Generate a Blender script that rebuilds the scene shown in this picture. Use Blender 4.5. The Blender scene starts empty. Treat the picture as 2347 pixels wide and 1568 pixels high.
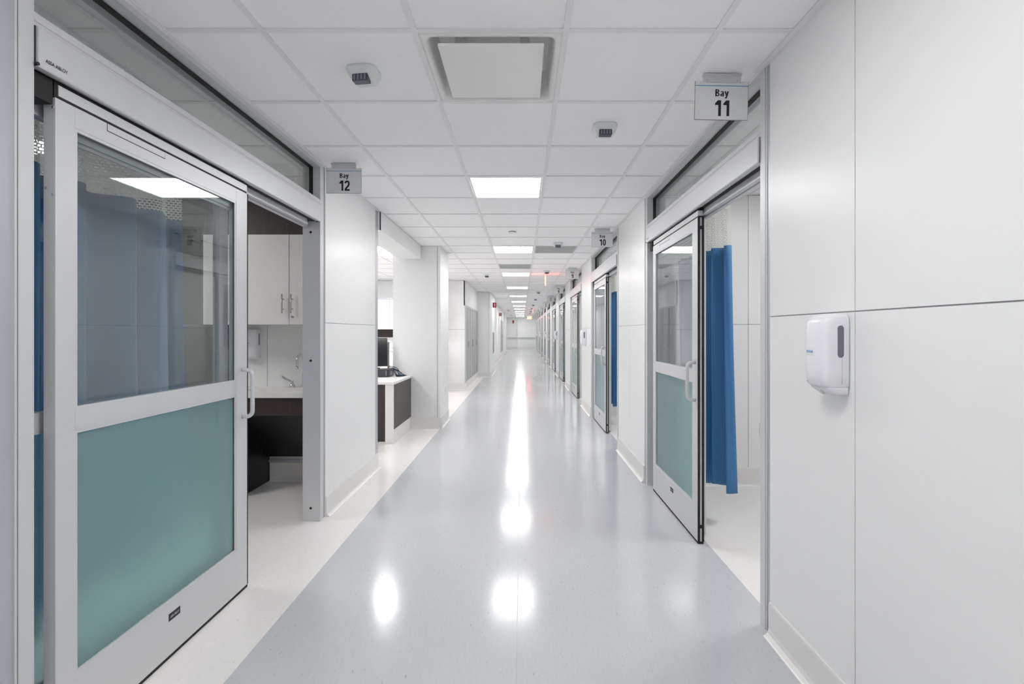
import bpy, math, random
from mathutils import Vector, Matrix
random.seed(7)
PI = math.pi
SC = bpy.context.scene
COL = SC.collection

# ------------------------------------------------------------------ camera, world, exposure
F_PX, VPX, VPY, W, H = 1120.0, 1196.5, 762.0, 2347.0, 1568.0
CAM_Z = 1.35
cam_d = bpy.data.cameras.new('camera')
cam = bpy.data.objects.new('camera', cam_d)
COL.objects.link(cam)
cam.location = (0, 0, CAM_Z)
cam.rotation_euler = (PI / 2, 0, 0)
cam_d.sensor_fit = 'HORIZONTAL'
cam_d.sensor_width = 36.0
cam_d.lens = 36.0 * F_PX / W
cam_d.shift_x = (W / 2 - VPX) / W
cam_d.shift_y = (VPY - H / 2) / W
cam_d.clip_start = 0.05
cam_d.clip_end = 200
SC.camera = cam

world = bpy.data.worlds.new('world')
SC.world = world
world.use_nodes = True
bg = world.node_tree.nodes['Background']
bg.inputs['Color'].default_value = (0.85, 0.9, 1.0, 1)
bg.inputs['Strength'].default_value = 0.4

SC.view_settings.view_transform = 'Standard'
SC.view_settings.look = 'None'
SC.view_settings.gamma = 1.0
SC.view_settings.use_curve_mapping = False
SC.view_settings.exposure = 1.61
try:
    SC.cycles.max_bounces = 14
    SC.cycles.diffuse_bounces = 8
    SC.cycles.glossy_bounces = 6
    SC.cycles.transparent_max_bounces = 24
    SC.cycles.transmission_bounces = 8
    SC.cycles.use_denoising = True
    SC.cycles.sample_clamp_indirect = 6.0
except Exception:
    pass
PANEL_EMIT = 7.5       # brightness of the lit ceiling panels
ROOM_EMIT = 8.5        # patient rooms
STATION_EMIT = 14.0     # staff station

# ------------------------------------------------------------------ materials
def pmat(name, col, rough=0.5, metal=0.0, spec=0.5, noise=None, bump=None):
    m = bpy.data.materials.new(name)
    m.use_nodes = True
    nt = m.node_tree
    b = nt.nodes['Principled BSDF']
    b.inputs['Base Color'].default_value = (*col, 1)
    b.inputs['Roughness'].default_value = rough
    b.inputs['Metallic'].default_value = metal
    b.inputs['Specular IOR Level'].default_value = spec
    if noise or bump:
        tc = nt.nodes.new('ShaderNodeTexCoord')
        mp = nt.nodes.new('ShaderNodeMapping')
        n = nt.nodes.new('ShaderNodeTexNoise')
        nt.links.new(tc.outputs['Object'], mp.inputs['Vector'])
        nt.links.new(mp.outputs['Vector'], n.inputs['Vector'])
        if noise:
            scale, stretch, amt = noise
            mp.inputs['Scale'].default_value = stretch
            n.inputs['Scale'].default_value = scale
            n.inputs['Detail'].default_value = 4
            mr = nt.nodes.new('ShaderNodeMapRange')
            mr.inputs['From Min'].default_value = 0.3
            mr.inputs['From Max'].default_value = 0.7
            mr.inputs['To Min'].default_value = 1 - amt
            mr.inputs['To Max'].default_value = 1 + amt
            nt.links.new(n.outputs['Fac'], mr.inputs['Value'])
            mx = nt.nodes.new('ShaderNodeVectorMath')
            mx.operation = 'SCALE'
            mx.inputs[0].default_value = col
            nt.links.new(mr.outputs['Result'], mx.inputs['Scale'])
            nt.links.new(mx.outputs['Vector'], b.inputs['Base Color'])
        if bump:
            scale, stre = bump
            n2 = nt.nodes.new('ShaderNodeTexNoise')
            n2.inputs['Scale'].default_value = scale
            n2.inputs['Detail'].default_value = 3
            nt.links.new(tc.outputs['Object'], n2.inputs['Vector'])
            bp = nt.nodes.new('ShaderNodeBump')
            bp.inputs['Strength'].default_value = stre
            bp.inputs['Distance'].default_value = 0.001
            nt.links.new(n2.outputs['Fac'], bp.inputs['Height'])
            nt.links.new(bp.outputs['Normal'], b.inputs['Normal'])
    return m

def emat(name, col, strength):
    m = bpy.data.materials.new(name)
    m.use_nodes = True
    nt = m.node_tree
    nt.nodes.clear()
    e = nt.nodes.new('ShaderNodeEmission')
    e.inputs['Color'].default_value = (*col, 1)
    e.inputs['Strength'].default_value = strength
    o = nt.nodes.new('ShaderNodeOutputMaterial')
    nt.links.new(e.outputs[0], o.inputs['Surface'])
    return m

def floor_mat(name, col, fleck, rough, dark=0.8, light=1.12):
    m = bpy.data.materials.new(name)
    m.use_nodes = True
    nt = m.node_tree
    L = nt.links.new
    b = nt.nodes['Principled BSDF']
    tc = nt.nodes.new('ShaderNodeTexCoord')
    mp = nt.nodes.new('ShaderNodeMapping')
    mp.inputs['Rotation'].default_value = (0, 0, 0.12)
    mp.inputs['Scale'].default_value = (7, 1.1, 1)
    L(tc.outputs['Object'], mp.inputs['Vector'])
    n1 = nt.nodes.new('ShaderNodeTexNoise')
    n1.inputs['Scale'].default_value = 14
    n1.inputs['Detail'].default_value = 5
    n1.inputs['Roughness'].default_value = 0.6
    L(mp.outputs['Vector'], n1.inputs['Vector'])
    mr = nt.nodes.new('ShaderNodeMapRange')
    mr.inputs['From Min'].default_value = 0.3
    mr.inputs['From Max'].default_value = 0.7
    mr.inputs['To Min'].default_value = 0.965
    mr.inputs['To Max'].default_value = 1.035
    L(n1.outputs['Fac'], mr.inputs['Value'])
    # sparse elongated flecks
    mp2 = nt.nodes.new('ShaderNodeMapping')
    mp2.inputs['Rotation'].default_value = (0, 0, -0.1)
    mp2.inputs['Scale'].default_value = (110, 28, 1)
    L(tc.outputs['Object'], mp2.inputs['Vector'])
    n2 = nt.nodes.new('ShaderNodeTexNoise')
    n2.inputs['Scale'].default_value = 1.0
    n2.inputs['Detail'].default_value = 2
    L(mp2.outputs['Vector'], n2.inputs['Vector'])
    r2 = nt.nodes.new('ShaderNodeMapRange')
    r2.inputs['From Min'].default_value = 0.69
    r2.inputs['From Max'].default_value = 0.76
    L(n2.outputs['Fac'], r2.inputs['Value'])
    r3 = nt.nodes.new('ShaderNodeMapRange')
    r3.inputs['From Min'].default_value = 0.29
    r3.inputs['From Max'].default_value = 0.25
    L(n2.outputs['Fac'], r3.inputs['Value'])
    base = nt.nodes.new('ShaderNodeVectorMath')
    base.operation = 'SCALE'
    base.inputs[0].default_value = col
    L(mr.outputs['Result'], base.inputs['Scale'])
    mx = nt.nodes.new('ShaderNodeMix')
    mx.data_type = 'RGBA'
    L(r2.outputs['Result'], mx.inputs['Factor'])
    L(base.outputs['Vector'], mx.inputs['A'])
    mx.inputs['B'].default_value = (*[c * dark * fleck for c in col], 1)
    mx2 = nt.nodes.new('ShaderNodeMix')
    mx2.data_type = 'RGBA'
    L(r3.outputs['Result'], mx2.inputs['Factor'])
    L(mx.outputs['Result'], mx2.inputs['A'])
    mx2.inputs['B'].default_value = (*[min(1, c * light) for c in col], 1)
    L(mx2.outputs['Result'], b.inputs['Base Color'])
    b.inputs['Roughness'].default_value = rough
    b.inputs['Specular IOR Level'].default_value = 0.55
    n4 = nt.nodes.new('ShaderNodeTexNoise')
    n4.inputs['Scale'].default_value = 9
    n4.inputs['Detail'].default_value = 2
    L(tc.outputs['Object'], n4.inputs['Vector'])
    n5 = nt.nodes.new('ShaderNodeTexNoise')
    n5.inputs['Scale'].default_value = 60
    n5.inputs['Detail'].default_value = 3
    L(mp.outputs['Vector'], n5.inputs['Vector'])
    bp = nt.nodes.new('ShaderNodeBump')
    bp.inputs['Strength'].default_value = 0.25
    bp.inputs['Distance'].default_value = 0.0012
    L(n4.outputs['Fac'], bp.inputs['Height'])
    bp2 = nt.nodes.new('ShaderNodeBump')
    bp2.inputs['Strength'].default_value = 0.12
    bp2.inputs['Distance'].default_value = 0.0003
    L(n5.outputs['Fac'], bp2.inputs['Height'])
    L(bp.outputs['Normal'], bp2.inputs['Normal'])
    L(bp2.outputs['Normal'], b.inputs['Normal'])
    return m

def glass_mat(name, tint, base_refl, edge=0.9):
    """thin clear pane: see-through tint with a mirror layer that strengthens at grazing angles"""
    m = bpy.data.materials.new(name)
    m.use_nodes = True
    nt = m.node_tree
    nt.nodes.clear()
    L = nt.links.new
    o = nt.nodes.new('ShaderNodeOutputMaterial')
    t = nt.nodes.new('ShaderNodeBsdfTransparent')
    t.inputs['Color'].default_value = (*tint, 1)
    g = nt.nodes.new('ShaderNodeBsdfGlossy')
    g.inputs['Roughness'].default_value = 0.0
    g.inputs['Color'].default_value = (0.97, 1, 1, 1)
    lw = nt.nodes.new('ShaderNodeLayerWeight')
    lw.inputs['Blend'].default_value = 0.5
    p = nt.nodes.new('ShaderNodeMath')
    p.operation = 'POWER'
    p.inputs[1].default_value = 5
    L(lw.outputs['Facing'], p.inputs[0])
    mr = nt.nodes.new('ShaderNodeMapRange')
    mr.inputs['To Min'].default_value = base_refl
    mr.inputs['To Max'].default_value = edge
    L(p.outputs[0], mr.inputs['Value'])
    mx = nt.nodes.new('ShaderNodeMixShader')
    L(mr.outputs['Result'], mx.inputs['Fac'])
    L(t.outputs[0], mx.inputs[1])
    L(g.outputs[0], mx.inputs[2])
    L(mx.outputs[0], o.inputs['Surface'])
    return m

def frosted_mat(name, tint):
    m = bpy.data.materials.new(name)
    m.use_nodes = True
    nt = m.node_tree
    nt.nodes.clear()
    L = nt.links.new
    o = nt.nodes.new('ShaderNodeOutputMaterial')
    tr = nt.nodes.new('ShaderNodeBsdfTranslucent')
    tr.inputs['Color'].default_value = (*tint, 1)
    df = nt.nodes.new('ShaderNodeBsdfDiffuse')
    df.inputs['Color'].default_value = (*tint, 1)
    rf = nt.nodes.new('ShaderNodeBsdfRefraction')
    rf.inputs['Color'].default_value = (*[c ** 0.5 for c in tint], 1)
    rf.inputs['Roughness'].default_value = 0.36
    rf.inputs['IOR'].default_value = 1.25
    a = nt.nodes.new('ShaderNodeMixShader')
    a.inputs['Fac'].default_value = 0.35
    L(tr.outputs[0], a.inputs[1])
    L(df.outputs[0], a.inputs[2])
    b = nt.nodes.new('ShaderNodeMixShader')
    b.inputs['Fac'].default_value = 0.72
    L(a.outputs[0], b.inputs[1])
    L(rf.outputs[0], b.inputs[2])
    g = nt.nodes.new('ShaderNodeBsdfGlossy')
    g.inputs['Roughness'].default_value = 0.03
    lw = nt.nodes.new('ShaderNodeLayerWeight')
    lw.inputs['Blend'].default_value = 0.5
    p = nt.nodes.new('ShaderNodeMath')
    p.operation = 'POWER'
    p.inputs[1].default_value = 5
    L(lw.outputs['Facing'], p.inputs[0])
    mr = nt.nodes.new('ShaderNodeMapRange')
    mr.inputs['To Min'].default_value = 0.05
    mr.inputs['To Max'].default_value = 0.8
    L(p.outputs[0], mr.inputs['Value'])
    mx = nt.nodes.new('ShaderNodeMixShader')
    L(mr.outputs['Result'], mx.inputs['Fac'])
    L(b.outputs[0], mx.inputs[1])
    L(g.outputs[0], mx.inputs[2])
    L(mx.outputs[0], o.inputs['Surface'])
    return m

def net_mat(name):
    m = bpy.data.materials.new(name)
    m.use_nodes = True
    nt = m.node_tree
    nt.nodes.clear()
    L = nt.links.new
    o = nt.nodes.new('ShaderNodeOutputMaterial')
    uv = nt.nodes.new('ShaderNodeUVMap')
    uv.uv_map = 'UVMap'
    br = nt.nodes.new('ShaderNodeTexBrick')
    br.offset = 0.5
    br.inputs['Color1'].default_value = (0, 0, 0, 1)
    br.inputs['Color2'].default_value = (0, 0, 0, 1)
    br.inputs['Mortar'].default_value = (1, 1, 1, 1)
    br.inputs['Scale'].default_value = 1
    br.inputs['Brick Width'].default_value = 0.017
    br.inputs['Row Height'].default_value = 0.0125
    br.inputs['Mortar Size'].default_value = 0.0028
    br.inputs['Mortar Smooth'].default_value = 0.1
    L(uv.outputs['UV'], br.inputs['Vector'])
    t = nt.nodes.new('ShaderNodeBsdfTransparent')
    d = nt.nodes.new('ShaderNodeBsdfDiffuse')
    d.inputs['Color'].default_value = (0.86, 0.86, 0.82, 1)
    tl = nt.nodes.new('ShaderNodeBsdfTranslucent')
    tl.inputs['Color'].default_value = (0.8, 0.8, 0.76, 1)
    a = nt.nodes.new('ShaderNodeMixShader')
    a.inputs['Fac'].default_value = 0.35
    L(d.outputs[0], a.inputs[1])
    L(tl.outputs[0], a.inputs[2])
    mx = nt.nodes.new('ShaderNodeMixShader')
    L(br.outputs['Color'], mx.inputs['Fac'])
    L(t.outputs[0], mx.inputs[1])
    L(a.outputs[0], mx.inputs[2])
    L(mx.outputs[0], o.inputs['Surface'])
    return m

def wood_mat(name, c1, c2, rough=0.45):
    m = bpy.data.materials.new(name)
    m.use_nodes = True
    nt = m.node_tree
    L = nt.links.new
    b = nt.nodes['Principled BSDF']
    tc = nt.nodes.new('ShaderNodeTexCoord')
    mp = nt.nodes.new('ShaderNodeMapping')
    mp.inputs['Scale'].default_value = (60, 60, 2.0)
    L(tc.outputs['Object'], mp.inputs['Vector'])
    n = nt.nodes.new('ShaderNodeTexNoise')
    n.inputs['Scale'].default_value = 2.5
    n.inputs['Detail'].default_value = 5
    L(mp.outputs['Vector'], n.inputs['Vector'])
    mx = nt.nodes.new('ShaderNodeMix')
    mx.data_type = 'RGBA'
    mx.inputs['A'].default_value = (*c1, 1)
    mx.inputs['B'].default_value = (*c2, 1)
    L(n.outputs['Fac'], mx.inputs['Factor'])
    L(mx.outputs['Result'], b.inputs['Base Color'])
    b.inputs['Roughness'].default_value = rough
    return m

def cloth_mat(name, col):
    m = bpy.data.materials.new(name)
    m.use_nodes = True
    nt = m.node_tree
    L = nt.links.new
    b = nt.nodes['Principled BSDF']
    uv = nt.nodes.new('ShaderNodeUVMap')
    uv.uv_map = 'UVMap'
    n = nt.nodes.new('ShaderNodeTexNoise')
    n.inputs['Scale'].default_value = 6
    n.inputs['Detail'].default_value = 3
    L(uv.outputs['UV'], n.inputs['Vector'])
    mr = nt.nodes.new('ShaderNodeMapRange')
    mr.inputs['To Min'].default_value = 0.93
    mr.inputs['To Max'].default_value = 1.07
    L(n.outputs['Fac'], mr.inputs['Value'])
    s = nt.nodes.new('ShaderNodeVectorMath')
    s.operation = 'SCALE'
    s.inputs[0].default_value = col
    L(mr.outputs['Result'], s.inputs['Scale'])
    L(s.outputs['Vector'], b.inputs['Base Color'])
    b.inputs['Roughness'].default_value = 0.8
    b.inputs['Sheen Weight'].default_value = 0.15
    return m

M = {
    'panel': pmat('white_wall_panel', (0.835, 0.835, 0.832), 0.32, spec=0.4),
    'paint': pmat('white_wall_paint', (0.835, 0.835, 0.83), 0.55, bump=(180, 0.06)),
    'joint': pmat('panel_joint_grey', (0.33, 0.33, 0.35), 0.5),
    'tile': pmat('ceiling_tile_white', (0.95, 0.94, 0.945), 0.85, noise=(45, (1, 1, 1), 0.012)),
    'tee': pmat('ceiling_grid_white', (0.84, 0.83, 0.84), 0.45),
    'base': pmat('cove_base_beige', (0.78, 0.765, 0.75), 0.42),
    'weld': pmat('cove_edge_white', (0.88, 0.87, 0.86), 0.3),
    'grey_floor': floor_mat('grey_sheet_floor', (0.53, 0.54, 0.56), 0.8, 0.15),
    'cream_floor': floor_mat('cream_sheet_floor', (0.82, 0.795, 0.78), 0.87, 0.2, 0.82, 1.05),
    'seam': pmat('floor_seam_grey', (0.38, 0.39, 0.42), 0.3),
    'alu': pmat('anodised_aluminium', (0.65, 0.655, 0.67), 0.42, metal=0.3, noise=(3, (1, 1, 0.2), 0.015)),
    'alu2': pmat('aluminium_channel', (0.52, 0.54, 0.58), 0.38, metal=0.45),
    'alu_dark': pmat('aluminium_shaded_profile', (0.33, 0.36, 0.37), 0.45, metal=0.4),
    'black': pmat('black_rubber', (0.012, 0.012, 0.013), 0.6),
    'brush': pmat('black_brush_pile', (0.02, 0.02, 0.02), 0.95, noise=(150, (1, 1, 1), 0.6)),
    'glass': glass_mat('clear_glass', (0.885, 0.91, 0.905), 0.065),
    'transom': glass_mat('transom_glass', (0.90, 0.915, 0.91), 0.07),
    'frost': frosted_mat('frosted_glass', (0.76, 0.965, 0.97)),
    'net': net_mat('curtain_netting'),
    'blue': cloth_mat('blue_curtain_cloth', (0.055, 0.19, 0.42)),
    'hem': cloth_mat('white_curtain_tape', (0.78, 0.78, 0.76)),
    'white': pmat('white_plastic', (0.83, 0.83, 0.87), 0.3),
    'white2': pmat('white_enamel', (0.82, 0.81, 0.80), 0.22),
    'lam': pmat('white_laminate', (0.80, 0.79, 0.775), 0.4),
    'solid': pmat('white_solid_surface', (0.84, 0.83, 0.81), 0.25),
    'wood': wood_mat('dark_wood_laminate', (0.020, 0.013, 0.012), (0.060, 0.042, 0.040)),
    'wood2': wood_mat('grey_brown_laminate', (0.055, 0.045, 0.042), (0.095, 0.08, 0.076)),
    'blacklam': pmat('black_laminate', (0.010, 0.009, 0.009), 0.35),
    'chrome': pmat('chrome', (0.75, 0.76, 0.78), 0.08, metal=1.0),
    'steel': pmat('brushed_steel', (0.55, 0.54, 0.53), 0.3, metal=0.9),
    'sign': pmat('sign_silver_grey', (0.76, 0.765, 0.765), 0.45),
    'sign_edge': pmat('sign_edge_grey', (0.25, 0.26, 0.27), 0.4),
    'ink': pmat('black_ink', (0.010, 0.012, 0.016), 0.5),
    'bluelin': pmat('blue_line', (0.04, 0.25, 0.52), 0.5),
    'logo': pmat('logo_blue', (0.03, 0.20, 0.62), 0.5),
    'window': pmat('smoked_window', (0.17, 0.17, 0.20), 0.25),
    'lens': pmat('sensor_lens', (0.06, 0.065, 0.09), 0.15),
    'lens2': pmat('sensor_lens_rib', (0.22, 0.23, 0.27), 0.2),
    'sensor': pmat('sensor_shell', (0.74, 0.78, 0.775), 0.4),
    'locker': pmat('grey_locker_metal', (0.46, 0.465, 0.455), 0.4, metal=0.1),
    'locker_dark': pmat('locker_gap', (0.06, 0.062, 0.065), 0.5),
    'red': pmat('sign_red', (0.36, 0.012, 0.02), 0.4),
    'grille': pmat('vent_grey', (0.50, 0.515, 0.51), 0.5),
    'dark_grey': pmat('dark_grey_plastic', (0.03, 0.03, 0.034), 0.35),
    'screen': pmat('black_screen', (0.012, 0.013, 0.015), 0.12),
    'silver': pmat('silver_plastic', (0.36, 0.36, 0.38), 0.3, metal=0.3),
    'cable': pmat('cable_black', (0.015, 0.018, 0.025), 0.5),
    'cable_blue': pmat('cable_blue', (0.03, 0.12, 0.33), 0.5),
    'lit': emat('lit_panel', (1.0, 0.995, 0.99), PANEL_EMIT),
    'lit_room': emat('lit_room_panel', (1.0, 0.99, 0.975), ROOM_EMIT),
    'lit_station': emat('lit_station_panel', (0.98, 0.99, 1.0), STATION_EMIT),
    'exit': emat('exit_red_light', (1.0, 0.10, 0.06), 5.0),
    'exit_panel': emat('exit_lit_box', (1.0, 0.22, 0.16), 1.3),
}

# ------------------------------------------------------------------ mesh helpers
class MB:
    def __init__(s):
        s.v, s.f, s.m, s.uv, s.mats, s.smooth = [], [], [], [], [], []
    def mi(s, mat):
        if mat not in s.mats:
            s.mats.append(mat)
        return s.mats.index(mat)
    def face(s, idx, mat, uv=None, smooth=False):
        s.f.append(tuple(idx))
        s.m.append(s.mi(mat))
        s.uv.append(uv)
        s.smooth.append(smooth)
    def box(s, x0, x1, y0, y1, z0, z1, mat):
        x0, x1 = sorted((x0, x1)); y0, y1 = sorted((y0, y1)); z0, z1 = sorted((z0, z1))
        n = len(s.v)
        s.v += [(x0, y0, z0), (x1, y0, z0), (x1, y1, z0), (x0, y1, z0), (x0, y0, z1), (x1, y0, z1), (x1, y1, z1), (x0, y1, z1)]
        for q in ((3, 2, 1, 0), (4, 5, 6, 7), (0, 1, 5, 4), (1, 2, 6, 5), (2, 3, 7, 6), (3, 0, 4, 7)):
            s.face([n + k for k in q], mat)
        return s
    def quad(s, p, mat):
        n = len(s.v)
        s.v += [tuple(q) for q in p]
        s.face(range(n, n + len(p)), mat)
        return s
    def prism(s, poly, a0, a1, axis, mat):
        """poly of 2D points extruded along axis ('x','y','z')"""
        def P(u, w, a):
            return {'x': (a, u, w), 'y': (u, a, w), 'z': (u, w, a)}[axis]
        n = len(s.v); k = len(poly)
        s.v += [P(u, w, a0) for u, w in poly] + [P(u, w, a1) for u, w in poly]
        s.face([n + i for i in range(k)][::-1], mat)
        s.face([n + k + i for i in range(k)], mat)
        for i in range(k):
            j = (i + 1) % k
            s.face([n + i, n + j, n + k + j, n + k + i], mat)
        return s
    def cyl(s, p0, p1, r0, mat, r1=None, seg=16, smooth=True):
        r1 = r0 if r1 is None else r1
        p0, p1 = Vector(p0), Vector(p1)
        d = (p1 - p0).normalized()
        a = d.orthogonal().normalized(); b = d.cross(a)
        n = len(s.v)
        for p, r in ((p0, r0), (p1, r1)):
            for i in range(seg):
                t = 2 * PI * i / seg
                s.v.append(tuple(p + a * (r * math.cos(t)) + b * (r * math.sin(t))))
        for i in range(seg):
            j = (i + 1) % seg
            s.face([n + i, n + j, n + seg + j, n + seg + i], mat, smooth=smooth)
        s.face([n + i for i in range(seg)][::-1], mat)
        s.face([n + seg + i for i in range(seg)], mat)
        return s
    def tube(s, pts, r, mat, seg=10):
        pts = [Vector(p) for p in pts]
        rs = r if isinstance(r, (list, tuple)) else [r] * len(pts)
        n0 = len(s.v); a = None
        for i, p in enumerate(pts):
            d = (pts[min(i + 1, len(pts) - 1)] - pts[max(i - 1, 0)]).normalized()
            if a is None:
                a = d.orthogonal().normalized()
            else:
                a = (a - d * a.dot(d)).normalized()
            b = d.cross(a)
            for k in range(seg):
                t = 2 * PI * k / seg
                s.v.append(tuple(p + a * (rs[i] * math.cos(t)) + b * (rs[i] * math.sin(t))))
        for i in range(len(pts) - 1):
            for k in range(seg):
                j = (k + 1) % seg
                o = n0 + i * seg
                s.face([o + k, o + j, o + seg + j, o + seg + k], mat, smooth=True)
        s.face([n0 + k for k in range(seg)][::-1], mat)
        e = n0 + (len(pts) - 1) * seg
        s.face([e + k for k in range(seg)], mat)
        return s
    def lathe(s, c, prof, mat, seg=20):
        n = len(s.v)
        for r, z in prof:
            for k in range(seg):
                t = 2 * PI * k / seg
                s.v.append((c[0] + r * math.cos(t), c[1] + r * math.sin(t), c[2] + z))
        for i in range(len(prof) - 1):
            for k in range(seg):
                j = (k + 1) % seg
                o = n + i * seg
                s.face([o + k, o + j, o + seg + j, o + seg + k], mat, smooth=True)
        s.face([n + k for k in range(seg)][::-1], mat)
        e = n + (len(prof) - 1) * seg
        s.face([e + k for k in range(seg)], mat)
        return s
    def rings(s, rings, mat, smooth=True, cap=True):
        n = len(s.v); k = len(rings[0])
        for r in rings:
            s.v += [tuple(p) for p in r]
        for i in range(len(rings) - 1):
            for a in range(k):
                b = (a + 1) % k
                o = n + i * k
                s.face([o + a, o + b, o + k + b, o + k + a], mat, smooth=smooth)
        if cap:
            s.face([n + a for a in range(k)][::-1], mat)
            e = n + (len(rings) - 1) * k
            s.face([e + a for a in range(k)], mat)
        return s
    def build(s, name, parent=None, loc=None, rotz=0.0, bevel=0.0):
        me = bpy.data.meshes.new(name)
        me.from_pydata(s.v, [], s.f)
        for mt in s.mats:
            me.materials.append(M[mt])
        me.polygons.foreach_set('material_index', s.m)
        me.polygons.foreach_set('use_smooth', s.smooth)
        if any(u is not None for u in s.uv):
            uvl = me.uv_layers.new(name='UVMap')
            li = 0
            for fi, f in enumerate(s.f):
                u = s.uv[fi]
                for c in range(len(f)):
                    uvl.data[li].uv = u[c] if u else (0, 0)
                    li += 1
        me.update()
        o = bpy.data.objects.new(name, me)
        COL.objects.link(o)
        if parent is not None:
            o.parent = parent
        if loc is not None:
            o.location = loc
        o.rotation_euler = (0, 0, rotz)
        if bevel:
            b = o.modifiers.new('bevel', 'BEVEL')
            b.width = bevel
            b.segments = 2
            b.limit_method = 'ANGLE'
            b.angle_limit = math.radians(50)
        return o

def tag(o, label=None, cat=None, group=None, kind=None):
    if label: o['label'] = label
    if cat: o['category'] = cat
    if group: o['group'] = group
    if kind: o['kind'] = kind
    return o

def thing(name, loc, rotz=0.0, **k):
    o = bpy.data.objects.new(name, None)
    COL.objects.link(o)
    o.location = loc
    o.rotation_euler = (0, 0, rotz)
    o.empty_display_size = 0.1
    return tag(o, **k)

def struct(o, label=None, cat=None):
    return tag(o, label=label, cat=cat, kind='structure')

def copy_tree(o, parent=None):
    c = o.copy()
    COL.objects.link(c)
    if parent is not None:
        c.parent = parent
    for ch in list(o.children):
        copy_tree(ch, c)
    return c

def letters(name, body, w, h, mat, parent, matrix, bold=0.0, depth=0.0004, spacing=1.0):
    """lettering fitted to a w x h box centred on the matrix origin, lying in its local XY plane"""
    cu = bpy.data.curves.new(name, 'FONT')
    cu.body = body
    cu.size = 1.0
    cu.offset = bold
    cu.space_character = spacing
    cu.resolution_u = 4
    tmp = bpy.data.objects.new(name + '_tmp', cu)
    COL.objects.link(tmp)
    bpy.context.view_layer.update()
    dg = bpy.context.evaluated_depsgraph_get()
    me = bpy.data.meshes.new_from_object(tmp.evaluated_get(dg))
    bpy.data.objects.remove(tmp)
    bpy.data.curves.remove(cu)
    xs = [v.co.x for v in me.vertices]; ys = [v.co.y for v in me.vertices]
    cx, cy = (min(xs) + max(xs)) / 2, (min(ys) + max(ys)) / 2
    sx, sy = w / (max(xs) - min(xs)), h / (max(ys) - min(ys))
    for v in me.vertices:
        v.co = ((v.co.x - cx) * sx, (v.co.y - cy) * sy, depth)
    me.materials.clear()
    me.materials.append(M[mat])
    for p in me.polygons:
        p.material_index = 0
    me.name = name
    o = bpy.data.objects.new(name, me)
    COL.objects.link(o)
    if parent is not None:
        o.parent = parent
    o.matrix_local = matrix
    return o

def ribbon(pts, t, closed=False):
    pts = [Vector(p) for p in pts]
    n = len(pts); out = []
    for i, p in enumerate(pts):
        a = pts[(i - 1) % n] if (closed or i > 0) else None
        b = pts[(i + 1) % n] if (closed or i < n - 1) else None
        d1 = (p - a).normalized() if a is not None else None
        d2 = (b - p).normalized() if b is not None else None
        d1 = d1 or d2; d2 = d2 or d1
        m = (Vector((-d1.y, d1.x)) + Vector((-d2.y, d2.x))).normalized()
        k = max(0.45, m.dot(Vector((-d1.y, d1.x))))
        out.append((p + m * (t / 2 / k), p - m * (t / 2 / k)))
    q = []
    for i in range(n if closed else n - 1):
        j = (i + 1) % n
        q.append([out[i][0], out[j][0], out[j][1], out[i][1]])
    return q

def arc(cx, cy, rx, ry, a0, a1, n=14, e=2.5):
    o = []
    for i in range(n + 1):
        a = math.radians(a0 + (a1 - a0) * i / n)
        c, s_ = math.cos(a), math.sin(a)
        o.append((cx + rx * math.copysign(abs(c) ** (2 / e), c), cy + ry * math.copysign(abs(s_) ** (2 / e), s_)))
    return o

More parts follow.
